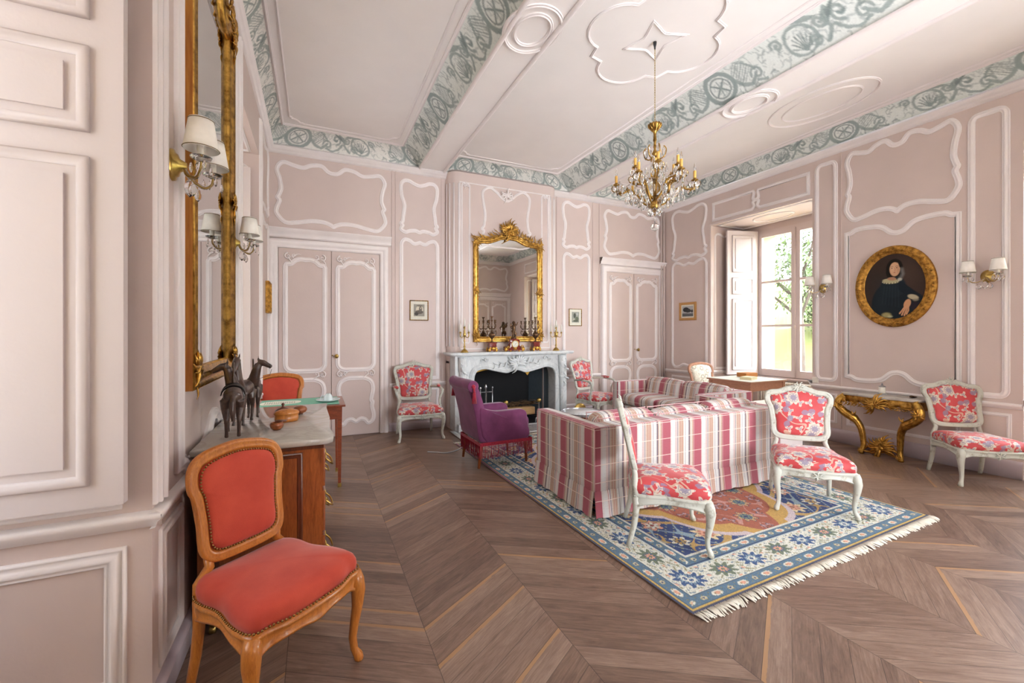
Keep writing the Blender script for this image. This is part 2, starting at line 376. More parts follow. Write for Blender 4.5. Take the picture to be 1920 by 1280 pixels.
    def build(s, name, mat, parent=None, uv=False, label=None, auto=True, loc=None, rz=0.0):
        me = bpy.data.meshes.new(name); me.from_pydata(s.v, [], s.f); me.materials.append(mat)
        me.polygons.foreach_set('use_smooth', s.sm)
        if uv:
            me.update(); l = me.uv_layers.new(name='uv'); data = np.zeros(len(me.loops)*2)
            for p in me.polygons:
                nx, ny, nz = abs(p.normal.x), abs(p.normal.y), abs(p.normal.z)
                for li in p.loop_indices:
                    q = s.v[me.loops[li].vertex_index]
                    if uv == 'y':                       # stripes run with Y on top faces
                        if nz > 0.75: a, b = q[1], q[0]
                        elif nx > ny: a, b = q[1], q[2]
                        else: a, b = q[0], q[2]
                    else:
                        if nz > 0.75: a, b = q[0], q[1]
                        elif nx > ny*1.2: a, b = q[1], q[2]
                        else: a, b = q[0], q[2]
                    data[2*li] = a; data[2*li+1] = b
            l.data.foreach_set('uv', data)
        me.update()
        o = link(bpy.data.objects.new(name, me)); o.parent = parent
        if loc: o.location = loc
        o.rotation_euler[2] = rz
        if label: o['label'] = label
        return o
def remesh(o, vox):
    m = o.modifiers.new('join', 'REMESH'); m.mode = 'VOXEL'; m.voxel_size = vox; m.use_smooth_shade = True
    k = o.modifiers.new('soft', 'SMOOTH'); k.iterations = 4; k.factor = 0.5
    return o

def CR(pts, n=6, closed=True):
    m = len(pts); out = []
    for i in range(m if closed else m-1):
        if closed: p0, p1, p2, p3 = pts[i-1], pts[i], pts[(i+1) % m], pts[(i+2) % m]
        else: p0, p1, p2, p3 = pts[max(0, i-1)], pts[i], pts[i+1], pts[min(m-1, i+2)]
        for k in range(n):
            t = k/n; t2 = t*t; t3 = t2*t
            out.append(tuple(0.5*((2*b)+(-a+c)*t+(2*a-5*b+4*c-d)*t2+(-a+3*b-3*c+d)*t3) for a, b, c, d in zip(p0, p1, p2, p3)))
    if not closed: out.append(tuple(pts[-1]))
    return out
def circ(cx, cy, rx, ry=None, n=32): ry = ry or rx; return [(cx+rx*math.cos(2*PI*i/n), cy+ry*math.sin(2*PI*i/n)) for i in range(n)]
def rotz(a): return Matrix.Rotation(a, 3, 'Z')
def colour_grid(name, F, us, vs, cols, mat, parent=None):
    """dense sheet of quads; F(u,v)->xyz arrays; cols (nu,nv,3) linear per cell corner"""
    nu, nv = len(us), len(vs); U, V = np.meshgrid(us, vs, indexing='ij'); X, Y, Z = F(U, V)
    co = np.stack([X, Y, Z], -1).reshape(-1, 3).astype(np.float32)
    idx = np.arange(nu*nv).reshape(nu, nv)
    q = np.stack([idx[:-1, :-1], idx[1:, :-1], idx[1:, 1:], idx[:-1, 1:]], -1).reshape(-1, 4)
    me = bpy.data.meshes.new(name); me.vertices.add(len(co)); me.vertices.foreach_set('co', co.ravel())
    me.loops.add(q.size); me.loops.foreach_set('vertex_index', q.ravel().astype(np.int32))
    me.polygons.add(len(q)); me.polygons.foreach_set('loop_start', np.arange(0, q.size, 4, dtype=np.int32)); me.polygons.foreach_set('loop_total', np.full(len(q), 4, dtype=np.int32))
    me.update(calc_edges=True); me.materials.append(mat)
    a = me.color_attributes.new('pattern', 'FLOAT_COLOR', 'POINT')
    rgba = np.ones((nu*nv, 4), np.float32); rgba[:, :3] = cols.reshape(-1, 3); a.data.foreach_set('color', rgba.ravel())
    me.polygons.foreach_set('use_smooth', np.ones(len(q), bool))
    o = link(bpy.data.objects.new(name, me)); o.parent = parent; return o
L3 = lambda c: np.array(lin(c))
def blend(img, mask, c): img[...] = img*(1-mask[..., None])+L3(c)*mask[..., None]
def soft(d, w): return np.clip(0.5-d/w, 0, 1)
def seg_d(U, V, pts):
    d = np.full(U.shape, 1e9)
    for (x0, y0), (x1, y1) in zip(pts[:-1], pts[1:]):
        dx, dy = x1-x0, y1-y0; L = dx*dx+dy*dy+1e-12; t = np.clip(((U-x0)*dx+(V-y0)*dy)/L, 0, 1)
        d = np.minimum(d, np.hypot(U-x0-t*dx, V-y0-t*dy))
    return d
def spiral(cx, cy, r, a0, turns, sgn=1, n=14): return [(cx+r*(1-0.85*k/n)*math.cos(a0+sgn*2*PI*turns*k/n), cy+r*(1-0.85*k/n)*math.sin(a0+sgn*2*PI*turns*k/n)) for k in range(n+1)]

# gilt / painted carving: scrolls and leaves laid on a surface frame F(u, v, out)
def scroll(mb, F, u, v, r, a0=0, turns=1.1, sgn=1, th=0.2, out=0.01):
    pts = spiral(u, v, r, a0, turns, sgn, 12); mb.tube([F(p[0], p[1], out) for p in pts], [r*th*(1-0.5*i/12) for i in range(13)], 6)
def leaf(mb, F, u, v, ang, L, wd, out=0.012):
    pts = []; rr = []
    for k in range(6):
        t = k/5; b = ang+0.5*math.sin(t*2.5); pts.append(F(u+L*t*math.cos(b), v+L*t*math.sin(b), out*(0.6+0.7*math.sin(PI*t)))); rr.append(wd*(0.35+math.sin(PI*min(1, t*1.1))**0.8)*0.6*(1-0.6*t)+0.0008)
    mb.tube(pts, rr, 6)
def carving(mb, F, u, v, wd, ht, out=0.015, seed=1, dens=1.0):
    r = random.Random(seed); k = int(9*dens)
    for i in range(k):
        a = PI*0.5+(i-(k-1)/2)/max(1, k-1)*PI*1.5
        for sx in (1,):
            L = (abs(math.cos(a))*wd+abs(math.sin(a))*ht)*0.5
            leaf(mb, F, u, v, a, L*r.uniform(0.8, 1.05), max(wd, ht)*0.10, out)
    for sx in (-1, 1):
        scroll(mb, F, u+sx*wd*0.24, v-ht*0.05, min(wd, ht)*0.2, PI/2, 1.2, -sx, 0.22, out*1.2)
        scroll(mb, F, u+sx*wd*0.34, v+ht*0.18, min(wd, ht)*0.13, -PI/2, 1.1, sx, 0.22, out)
    mb.ell(F(u, v, out), max(0.006, min(wd, ht)*0.14), 8)

BEAD = lambda w, h: [(-w/2, 0), (-w/2, h*0.45), (-w*0.36, h*0.6), (-w*0.28, h*0.35), (-w*0.12, h*0.85), (w*0.05, h), (w*0.2, h*0.85), (w*0.3, h*0.4), (w*0.4, h*0.55), (w/2, h*0.4), (w/2, 0)]
# panel outlines, normalised
CART = [(0, .80), (.10, .84), (.22, 1.0), (.40, .97), (.55, .86), (.72, .90), (.90, .95), (1.0, .72), (.955, .42), (.93, .10), (.97, -.12), (.99, -.20), (.955, -.30), (1.0, -.52), (1.0, -.72), (.86, -.97), (.66, -.95), (.40, -.86), (.18, -.86), (.05, -.93), (0, -.98)]
SMALL = [(0, .86), (.30, .92), (.55, 1.0), (.82, .98), (.98, .80), (.94, .40), (.80, .05), (.86, -.35), (.90, -.58), (.98, -.66), (.90, -.74), (.98, -.88), (.75, -.98), (.5, -.92), (.2, -.90), (0, -.95)]
def shape(pts, u0, u1, v0, v1, n=5):
    cu, cv, hu, hv = (u0+u1)/2, (v0+v1)/2, (u1-u0)/2, (v1-v0)/2
    full = pts+[(-a, b) for a, b in reversed(pts[1:-1])]
    return CR([(cu+a*hu, cv+b*hv) for a, b in full], n)
def tall(u0, u1, v0, v1, top='arch', bot='flat', dh=0.10, ear=0.0):
    T = {'flat': [(1, 1)], 'arch': [(1, 0), (.93, .28), (.72, .36), (.5, .8), (.25, 1), (0, .96)], 'dip': [(1, .72), (.9, .78), (.8, .98), (.55, 1), (.3, .82), (.12, .25), (0, .12)],
         'round': [(1, 0), (.96, .45), (.8, .85), (.55, 1), (0, 1)], 'cusp': [(1, 0), (.95, .5), (.8, .9), (.55, .75), (.3, .3), (0, .55)]}
    cu, hu = (u0+u1)/2, (u1-u0)/2
    def half(kind, vb, sg):
        P = [(cu+a*hu, vb-sg*dh*(1-b)) for a, b in T[kind]]
        return P if kind == 'flat' else CR(P, 5, False)
    mir = lambda L: [(2*cu-x, y) for x, y in L]
    a, c = half(top, v1, 1), half(bot, v0, -1)
    a2 = a if top == 'flat' else a[:-1]; c2 = c if bot == 'flat' else c[:-1]
    return a+mir(a2[::-1])+mir(c)+c2[::-1]
# ------------------------------------------------------------------ the room
XL, XR, YB, YF, ZC = -0.53, 6.10, 6.20, -1.27, 4.0
ZCOR = 3.79
WT = 0.82                       # wall thickness at the windows
FB = lambda u, v, h: (u, YB-h, v)
FR = lambda u, v, h: (XR-h, u, v)
FL = lambda u, v, h: (XL+h, u, v)
FF = lambda u, v, h: (u, YF+h, v)
FC = lambda u, v, h: (u, v, ZC-h)
st = lambda o: tag(o, kind='structure')

m = MB(); m.add([(XL-0.9, YF-0.1, 0), (XR+0.9, YF-0.1, 0), (XR+0.9, YB+0.75, 0), (XL-0.9, YB+0.75, 0), (XL-0.9, YF-0.1, -0.1), (XR+0.9, YF-0.1, -0.1), (XR+0.9, YB+0.75, -0.1), (XL-0.9, YB+0.75, -0.1)],
    [(0, 1, 2, 3), (4, 7, 6, 5), (0, 4, 5, 1), (1, 5, 6, 2), (2, 6, 7, 3), (3, 7, 4, 0)], False)
floor = st(m.build('floor', M['floor']))

def holed(F, u0, u1, z0, z1, holes, depth):
    """wall sheet with rectangular openings whose sides run back by depth"""
    m = MB(); us = sorted({u0, u1, *[h[0] for h in holes], *[h[1] for h in holes]}); zs = sorted({z0, z1, *[h[2] for h in holes], *[h[3] for h in holes]})
    for a, b in zip(us[:-1], us[1:]):
        for c, d in zip(zs[:-1], zs[1:]):
            if any(a >= h[0]-1e-6 and b <= h[1]+1e-6 and c >= h[2]-1e-6 and d <= h[3]+1e-6 for h in holes): continue
            m.add([F(a, c, 0), F(b, c, 0), F(b, d, 0), F(a, d, 0)], [(0, 1, 2, 3)], False)
    for h in holes:
        a, b, c, d = h[:4]; dp = h[4] if len(h) > 4 else depth
        for q in ([(a, c), (a, d)], [(b, c), (b, d)], [(a, d), (b, d)]):
            m.add([F(q[0][0], q[0][1], 0), F(q[1][0], q[1][1], 0), F(q[1][0], q[1][1], -dp), F(q[0][0], q[0][1], -dp)], [(0, 1, 2, 3)], False)
        if c > 0.01: m.add([F(a, c, 0), F(b, c, 0), F(b, c, -dp), F(a, c, -dp)], [(0, 1, 2, 3)], False)
    # outer skin so that the wall has its real thickness
    return m
WZ = 3.22
RA, RB2 = (3.485, 5.10), (-0.15, 1.60)
LA, LB2 = (0.20, 1.93), (3.90, 5.16)
FO = (1.98, 3.56, 0.0, 1.0)
def wall(name, F, u0, u1, holes, depth=WT, thick=WT):
    m = holed(F, u0, u1, 0, ZC+0.1, holes, depth)
    h2 = [(h[0]+0.12, h[1]-0.12, (0.72 if depth > 0.5 else h[2]), h[3]-0.08) for h in holes if depth > 0.5]
    # outside face, with the smaller openings of the window frames
    us = sorted({u0-0.9, u1+0.9, *[h[0] for h in h2], *[h[1] for h in h2]}); zs = sorted({-0.1, ZC+0.25, *[h[2] for h in h2], *[h[3] for h in h2]})
    for a, b in zip(us[:-1], us[1:]):
        for c, d in zip(zs[:-1], zs[1:]):
            if any(a >= h[0]-1e-6 and b <= h[1]+1e-6 and c >= h[2]-1e-6 and d <= h[3]+1e-6 for h in h2): continue
            m.add([F(a, c, -thick), F(b, c, -thick), F(b, d, -thick), F(a, d, -thick)], [(0, 1, 2, 3)], False)
    return st(m.build(name, M['wall']))
wB = wall('wall_back', FB, XL, XR, [(FO[0]+0.1, FO[1]-0.1, 0, 0.98, 0.55)], 0.2, 0.75)
wR = wall('wall_right', FR, YF, YB, [(RA[0], RA[1], 0, WZ), (RB2[0], RB2[1], 0, WZ)])
wL = wall('wall_left', FL, YF, YB, [(LA[0], LA[1], 0, WZ+0.05), (LB2[0], LB2[1], 0, WZ+0.05)])
ADDED_OPENINGS = [(1.85, 3.15), (3.30, 4.55)]  # openings for two added windows, unseen behind the camera, to even the light
wF = wall('wall_front', FF, XL, XR, [(a, b, 0, 3.35) for a, b in ADDED_OPENINGS])

# ---- ceiling with two beams, painted coves, plaster mouldings
bays = [((XL, 1.385), (-0.36, 1.11)), ((1.745, 3.945), (1.80, 3.60)), ((4.31, XR), (4.58, 5.89))]
Y0, Y1 = (YF, YB), (-1.03, 5.96)
m = MB()
for (xo, xi) in bays:
    m.add([(xi[0], Y1[0], ZC), (xi[1], Y1[0], ZC), (xi[1], Y1[1], ZC), (xi[0], Y1[1], ZC)], [(0, 1, 2, 3)], False)
m.add([(XL-0.9, YF-0.3, ZC+0.25), (XR+0.9, YF-0.3, ZC+0.25), (XR+0.9, YB+0.75, ZC+0.25), (XL-0.9, YB+0.75, ZC+0.25)], [(0, 1, 2, 3)], False)
ceil = st(m.build('ceiling', M['ceil']))
for x0, x1 in ((1.385, 1.745), (3.945, 4.31)):
    m = MB(); m.bb(x0, x1, YF, YB, 3.80, ZC+0.05); b = m.build('beam', M['ceil'], ceil)
    m = MB()
    for xx in (x0, x1):
        m.sweep([(xx, YF+0.02), (xx, YB-0.01)], [(-0.018, 0.0), (-0.018, 0.02), (0, 0.03), (0.018, 0.02), (0.018, 0)], lambda u, v, h: (u, v, 3.802-h), closed=False)
    cx = (x0+x1)/2
    for k, yy in enumerate((2.98,)):
        for rr in ((0.215, 0.27), (0.135, 0.18)):
            m.sweep(circ(cx, yy, rr[0], rr[1], 40), BEAD(0.035, 0.02), lambda u, v, h: (u, v, 3.80-h))
    m.build('beam_moulding', M['mould'], b)

# painted frieze tile: scrolls, wings, shells and medallions in grey on off-white
def frieze_tile(n=330, k=46, L=1.65):
    us = np.linspace(0, L, n); vs = np.linspace(0, 0.30, k); U, V = np.meshgrid(us, vs, indexing='ij')
    img = np.ones((n, k, 3))*L3((236, 236, 232)); g = (158, 168, 166); g2 = (130, 141, 140); rr = np.random.RandomState(4)
    def S(p, wd, c=g, a=0.9): blend(img, soft(seg_d(U, V, p)-wd, 0.008)*a, c)
    def E(cx, cy, a, b, wd, c=g): blend(img, soft(abs(np.hypot((U-cx)/a, (V-cy)/b)-1)*min(a, b)-wd, 0.01)*0.9, c)
    for sx in (-1, 1):
        o = 0.45
        X = lambda x: o+sx*x
        E(o, .15, .15, .125, .018)
        for p in range(7): S([(X(.17+.01*p), .20-.02*p), (X(.26+.018*p), .27-.012*p), (X(.33+.01*p), .255-.022*p)], .004+.002*(p % 2), g)
        S([(X(.16), .15), (X(.22), .08), (X(.30), .05), (X(.36), .10)], .016)
        S([(X(a-.0), b) for a, b in spiral(.38, .11, .06, PI, 1.2, -1)], .011)
        S([(X(a), b) for a, b in spiral(.50, .19, .065, -PI/2, 1.2, 1)], .012)
        S([(X(.36), .06), (X(.44), .03), (X(.52), .07), (X(.57), .13)], .012)
        S([(X(.55), .26), (X(.62), .2), (X(.60), .13), (X(.66), .05)], .015)
        for p in range(5): S([(X(.60), .17), (X(.56-.02*p), .24+.008*p)], .007, g2)
        S([(X(a), b) for a, b in spiral(.73, .09, .05, 0, 1.3, 1)], .010)
        for p in range(4): S([(X(.64+.02*p), .24), (X(.70+.03*p), .28)], .008)
    E(.45, .15, .105, .085, .006, g2)
    S([(.38, .10), (.52, .20)], .008, g2); S([(.38, .20), (.52, .10)], .008, g2); S([(.45, .08), (.45, .21)], .005, g)
    c = 1.275
    for p in range(9):
        a = PI*0.12+PI*0.76*p/8; S([(c, .07), (c+.1*math.cos(a), .07+.13*math.sin(a))], .006, g2 if p % 2 else g)
    E(c, .15, .12, .11, .012)
    for sx in (-1, 1): S([(c+sx*(a), b) for a, b in spiral(.18, .2, .05, 0, 1.3, sx)], .011)
    for _ in range(150):
        x, y = rr.uniform(0, L), rr.uniform(.02, .28); a = rr.uniform(0, 6.3); q = rr.uniform(.02, .055); S([(x, y), (x+q*math.cos(a), y+q*math.sin(a)), (x+1.6*q*math.cos(a+.7), y+1.6*q*math.sin(a+.7))], rr.uniform(.002, .007), g if rr.rand() > .3 else g2, 0.5)
    nz = rr.rand(n, k, 1)*0.10; img *= (0.95+nz)
    return img
TILE = frieze_tile(); TL = 1.65
def cove(p0, p1, q0, q1, tint, u0=0.0):
    """frieze strip from wall edge p0-p1 (low) to ceiling edge q0-q1 (high); p/q are (x,y)"""
    L = math.hypot(p1[0]-p0[0], p1[1]-p0[1]); nu = max(4, int(L/0.0075)); nv = 40
    us = np.linspace(0, 1, nu); vs = np.linspace(0, 1, nv)
    def F(U, V):
        a = V*PI/2; out = 1-np.cos(a); up = np.sin(a)               # concave quarter
        out = 0.55*out+0.45*V; up = 0.55*up+0.45*V
        PX = p0[0]+(p1[0]-p0[0])*U; PY = p0[1]+(p1[1]-p0[1])*U; QX = q0[0]+(q1[0]-q0[0])*U; QY = q0[1]+(q1[1]-q0[1])*U
        return PX+(QX-PX)*out, PY+(QY-PY)*out, ZCOR+0.015+(ZC-ZCOR-0.015)*up
    iu = (((us*L+u0) % TL)/TL*(TILE.shape[0]-1)).astype(int); iv = (vs*(TILE.shape[1]-1)).astype(int)
    cols = TILE[np.ix_(iu, iv)]*(np.array(tint)[None, None])
    return colour_grid('painted_frieze', F, us, vs, cols, M['frieze'], ceil)
for bi, (xo, xi) in enumerate(bays):
    warm = (1.0, .985, .96); cool = (.95, 1.0, .99)
    cove((xo[0], YB), (xo[1], YB), (xi[0], Y1[1]), (xi[1], Y1[1]), warm, 0.15)
    cove((xo[0], YF), (xo[1], YF), (xi[0], Y1[0]), (xi[1], Y1[0]), warm, 0.4)
    cove((xo[0], YF), (xo[0], YB), (xi[0], Y1[0]), (xi[0], Y1[1]), warm if bi == 0 else cool, 0.3)
    cove((xo[1], YF), (xo[1], YB), (xi[1], Y1[0]), (xi[1], Y1[1]), cool, 1.05)
    m = MB()
    ring = [(xi[0], Y1[0]), (xi[1], Y1[0]), (xi[1], Y1[1]), (xi[0], Y1[1])]
    m.sweep(ring, BEAD(0.035, 0.022), FC)
    a, b, c, d, e = xi[0]+0.085, xi[1]-0.085, Y1[0]+0.085, Y1[1]-0.085, 0.11
    def notch():
        P = []
        for (cx, cy, sx, sy) in ((b, d, 1, 1), (a, d, -1, 1), (a, c, -1, -1), (b, c, 1, -1)):
            arc = [(cx-sx*e*math.cos(t), cy-sy*e*math.sin(t)) for t in [PI/2*i/6 for i in range(7)]]
            # concave bite at the corner
            arc = [(cx-sx*(e+0.03), cy), (cx-sx*(e+0.03), cy-sy*0.02)]+[(cx-sx*e*math.sin(t)*1.0, cy-sy*(e*math.cos(t))) for t in [0.15+(PI/2-0.3)*i/6 for i in range(7)]][::-1]+[(cx-sx*0.02, cy-sy*(e+0.03)), (cx, cy-sy*(e+0.03))]
            P.append(arc if sx*sy > 0 else arc)
        # order corners counter clockwise: right-top goes vertical first
        return P[0][::-1]+P[1]+P[2][::-1]+P[3]
    m.sweep(notch(), BEAD(0.022, 0.014), FC)
    m.build('ceiling_moulding', M['mould'], ceil)
# rosette round the chandelier hook, and ovals in the third bay
m = MB(); qx, qy = 2.754, 2.894
q = []
for k in range(4):
    a0 = k*PI/2; arc = []
    for t in [-0.95+1.9*i/12 for i in range(13)]:
        lx, ly = 0.40+0.25*math.cos(t*1.55), 0.25*math.sin(t*1.55)*1.1; arc.append((lx, ly))
    q += [(qx+x*math.cos(a0)-y*math.sin(a0), qy+x*math.sin(a0)+y*math.cos(a0)) for x, y in arc]
    lx, ly = 0.40, 0.40; q.append((qx+lx*math.cos(a0)-ly*math.sin(a0), qy+lx*math.sin(a0)+ly*math.cos(a0)))
m.sweep(q, BEAD(0.026, 0.016), FC)
st4 = []
for k in range(4):
    a0 = k*PI/2+PI/4; c0 = (qx+0.26*math.cos(a0), qy+0.26*math.sin(a0)); a1 = a0+PI/2; c1 = (qx+0.26*math.cos(a1), qy+0.26*math.sin(a1))
    mid = (qx+0.12*math.cos(a0+PI/4), qy+0.12*math.sin(a0+PI/4)); st4 += CR([c0, ((c0[0]+mid[0])/2*1.0, (c0[1]+mid[1])/2), mid, ((c1[0]+mid[0])/2, (c1[1]+mid[1])/2), c1], 2, False)[:-1]
m.sweep(st4, BEAD(0.024, 0.014), FC)
m.sweep(circ(5.22, 2.9, 0.36, 0.55, 40), BEAD(0.026, 0.016), FC); m.sweep(circ(5.22, 2.9, 0.24, 0.40, 40), BEAD(0.022, 0.014), FC)
m.build('ceiling_rosette', M['mould'], ceil)

# cornice under the frieze
CORN = [(0.0, -0.085), (0.018, -0.08), (0.02, -0.055), (0.04, -0.045), (0.045, -0.02), (0.062, -0.01), (0.062, 0.0), (0.05, 0.02), (0.0, 0.022)]
m = MB(); cp = [(XL, YF), (XR, YF), (XR, YB), (XL, YB)]
m.sweep(cp, CORN, lambda u, v, h: (u, v, ZCOR+h)); st(m.build('trim_1', M['mould']))

# chimney breast with rounded, fluted corners
BX0, BX1, BY, BR = 1.79, 3.64, 6.02, 0.16
def breast_path(off=0.0):
    p = [(BX0-off, YB)]
    p += [(BX0+BR-(BR+off)*math.cos(t), BY+BR-(BR+off)*math.sin(t)) for t in [PI/2*i/8 for i in range(9)]]
    p += [(BX1-BR+(BR+off)*math.sin(t), BY+BR-(BR+off)*math.cos(t)) for t in [PI/2*i/8 for i in range(9)]]
    return p+[(BX1+off, YB)]
pb = breast_path(); m = MB()
HX0, HX1 = 2.03, 3.50
m.grid(lambda i, j: (pb[i][0], pb[i][1], (0.98, ZCOR)[j]), len(pb), 2)
for a, b in ((BX0, HX0), (HX1, BX1)): m.bb(a, b, BY+0.001, YB, 0, 0.98)
m.bb(BX0, BX1, BY+0.02, YB, 0.95, 0.99)
brst = st(m.build('wall_chimney', M['wall']))
m = MB()
m.sweep(breast_path()[::-1], [(-x*1.15-0.002, y-0.0) for x, y in CORN]+[], lambda u, v, h: (u, v, ZCOR-0.0+h), closed=False)
m.sweep(breast_path()[::-1], [(-0.0, -0.16), (-0.02, -0.155), (-0.025, -0.14), (-0.01, -0.13), (0, -0.125)], lambda u, v, h: (u, v, ZCOR+h), closed=False)
m.build('cornice', M['trimp'], brst)
FK = lambda u, v, h: (u, BY-h, v)
m = MB()
for k in range(7):                       # flutes on the round corners
    for sx in (0, 1):
        t = PI/2*(k+0.5)/7; cx = BX0+BR-(BR)*math.cos(t) if not sx else BX1-BR+BR*math.cos(t); cy = BY+BR-BR*math.sin(t)
        if k % 2 == 0: m.tube([(cx, cy, 1.2), (cx, cy, 3.62)], 0.0125, 8)
for u0, u1 in ((BX0+BR+0.03, BX0+BR+0.15), (BX1-BR-0.15, BX1-BR-0.03)):
    m.sweep(tall(u0, u1, 1.25, 3.62, 'round', 'round', 0.05), BEAD(0.024, 0.018), FK)
    carving(m, FK, (u0+u1)/2, 3.59, 0.09, 0.09, 0.02, 5, 0.7)
m.sweep(shape([(0, .62), (.2, .70), (.42, .88), (.7, 1.0), (.95, .85), (.97, .6), (.88, .1), (.92, -.3), (1.0, -.42), (.93, -.5), (1, -.7), (.97, -.9), (.6, -1), (.3, -1), (0, -1)], 2.30, 3.12, 2.72, 3.62), BEAD(0.04, 0.022), FK)
carving(m, FK, 2.71, 3.52, 0.2, 0.2, 0.025, 9)
m.sweep([(BX0+BR, 1.16), (BX1-BR, 1.16), (BX1-BR, 3.64), (BX0+BR, 3.64)][::1], BEAD(0.016, 0.01), FK)
m.build('panel_moulding', M['mould'], brst)

def mould(mb, F, paths, wd=0.052, h=0.022):
    for p in paths: mb.sweep(p, BEAD(wd, h), F)
def strips(F, parent, us, z0=0.1, z1=3.71, wd=0.028):
    m = MB()
    for u in us: m.sweep([(u, z0), (u, z1)], [(-wd/2, 0), (-wd/2, 0.012), (wd/2, 0.012), (wd/2, 0)], F, closed=False, smooth=False)
    m.build('pilaster_strip', M['wall'], parent)
def panels(F, parent, paths, wd=0.052, h=0.022):
    for p in paths:
        m = MB(); m.sweep(p, BEAD(wd, h), F); m.build('panel_moulding', M['mould'], parent)
# panels on the back wall
def back_panels(F, parent):
    panels(F, parent, [shape(CART, -.44, .90, 2.82, 3.62), shape(SMALL, 1.12, 1.66, 2.85, 3.60), shape(SMALL, 3.84, 4.39, 2.86, 3.64), shape(CART, 4.72, 6.0, 2.82, 3.62)])
    panels(F, parent, [tall(1.13, 1.66, .74, 2.76, 'cusp', 'flat', .09), tall(3.86, 4.38, .74, 2.77, 'cusp', 'flat', .09)])
    panels(F, parent, [tall(1.13, 1.66, .16, .58, 'flat', 'flat'), tall(3.86, 4.38, .16, .58, 'flat', 'flat')], 0.04, 0.018)
    strips(F, parent, [1.0, 1.05, 1.72, 3.72, 4.46, 4.60], wd=0.012)
back_panels(FB, wB)
def rail(F, parent, segs, z=0.69):
    m = MB()
    for a, b in segs: m.sweep([(a, z), (b, z)], [(-0.028, 0), (-0.024, 0.018), (-0.005, 0.022), (0.004, 0.034), (0.02, 0.036), (0.028, 0.028), (0.03, 0)], F, closed=False)
    m.build('dado_rail', M['mould'], parent)
rail(FB, wB, [(0.96, 1.79), (3.64, 4.62)], 0.655); rail(FR, wR, [(RB2[1], RA[0]), (RA[1], YB)], 0.69); rail(FL, wL, [(LA[1]-.034, LB2[0]+.034), (LB2[1]-.034, YB)], 0.735)
def skirting(name, F, segs, h=0.12):
    m = MB()
    for a, b in segs:
        m.sweep([(a, 0), (b, 0)], [(0, 0), (0, 0.024), (h*0.7, 0.024), (h*0.85, 0.03), (h, 0.012), (h, 0)], F, closed=False)
    st(m.build(name, M['plinth']))
skirting('baseboard_back', FB, [(0.96, BX0), (BX1, 4.62)]); skirting('baseboard_right', FR, [(RB2[1], RA[0]), (RA[1], YB)], 0.17)
skirting('baseboard_left', FL, [(LA[1], LB2[0]), (LB2[1], YB)]); skirting('baseboard_front', FF, [(XL, 1.85)])

# ---- doors
def door(num, F, u0, u1, zt, knob_side, wall_obj, label):
    d = empty('door_%d' % num, kind='structure')
    cs = 0.11
    m = MB(); m.sweep([(u0, 0), (u0, zt), (u1, zt), (u1, 0)], [(0.0, 0), (0.0, 0.03), (0.03, 0.045), (0.05, 0.04), (0.06, 0.055), (0.095, 0.06), (0.11, 0.045), (0.115, 0)], F, closed=False)
    m.build('door_casing', M['mould'], d)
    m = MB(); zc = zt+0.125
    m.sweep([(u0-0.15, zc), (u1+0.15, zc)], [(-0.0, 0), (0.0, 0.05), (0.02, 0.06), (0.035, 0.05), (0.06, 0.085), (0.085, 0.09), (0.10, 0.11), (0.115, 0.11), (0.12, 0)], F, closed=False)
    m.build('door_cornice', M['mould'], d)
    um = (u0+u1)/2
    for k, (a, b) in enumerate(((u0+0.008, um-0.004), (um+0.004, u1-0.008))):
        m = MB(); m.prism([(a, 0.012), (b, 0.012), (b, zt-0.005), (a, zt-0.005)], F, 0.002, 0.022); lf = m.build('door_leaf', M['wall'], d)
        m = MB(); e = 0.075
        m.sweep(tall(a+e, b-e, 0.90, zt-0.14, 'arch', 'round', 0.10), BEAD(0.058, 0.02), lambda u, v, h: F(u, v, h+0.022))
        m.sweep(shape([(0, .95), (.5, .93), (.85, .78), (.96, .5), (.90, .2), (.86, 0), (.93, -.1), (.9, -.3), (1, -.6), (.95, -.85), (.7, -.97), (.5, -.82), (.25, -.78), (0, -.88)], a+e, b-e, 0.15, 0.80), BEAD(0.055, 0.02), lambda u, v, h: F(u, v, h+0.022))
        F2 = lambda u, v, h: F(u, v, h+0.022)
        for sx in (0, 1):
            cu = (a+e+0.03) if not sx else (b-e-0.03); dr = 1 if not sx else -1
            for zz, sg in ((zt-0.11, 1), (0.845, 1)):
                scroll(m, F2, cu, zz, 0.045, PI/2, 1.2, dr, 0.22, 0.014); scroll(m, F2, cu+dr*0.07, zz+0.01*sg, 0.03, -PI/2, 1.1, -dr, 0.22, 0.012)
                leaf(m, F2, cu, zz, -PI/2, 0.12 if zz > 2 else 0.05, 0.014); leaf(m, F2, cu+dr*0.03, zz-0.01, 0 if dr > 0 else PI, 0.13, 0.013)
        m.build('leaf_moulding', M['mould'], lf)
        if k == knob_side:
            x = a+0.06 if k == 1 else b-0.06
            m = MB(); c = F(x, 1.09, 0.022); c2 = F(x, 1.09, 0.07); m.tube([c, F(x, 1.09, 0.03), F(x, 1.09, 0.032), c2], [0.022, 0.022, 0.008, 0.008], 10); m.ell(F(x, 1.09, 0.08), (0.026, 0.02, 0.03), 10)
            m.tube([F(x-0.05, 1.10, 0.022), F(x-0.05, 1.10, 0.032)], 0.008, 8)
            m.build('door_handle', M['brass'], lf)
    return d
door(1, FB, -0.425, 0.83, 2.50, 1, wB, '')
door(2, FB, 4.745, 5.99, 2.50, 1, wB, '')
door(3, FF, 4.745, 5.99, 2.50, 1, wF, '')
m = MB(); m.tube([(6.06, 6.13, 0.1), (6.06, 6.13, 3.72)], 0.02, 10); m.tube([(6.0, 6.13, 0.1), (6.0, 6.13, 3.72)], 0.012, 8)
tag(m.build('corner_pipe', M['wall']), 'pink painted pipes running up the corner beside the right door', 'pipe')

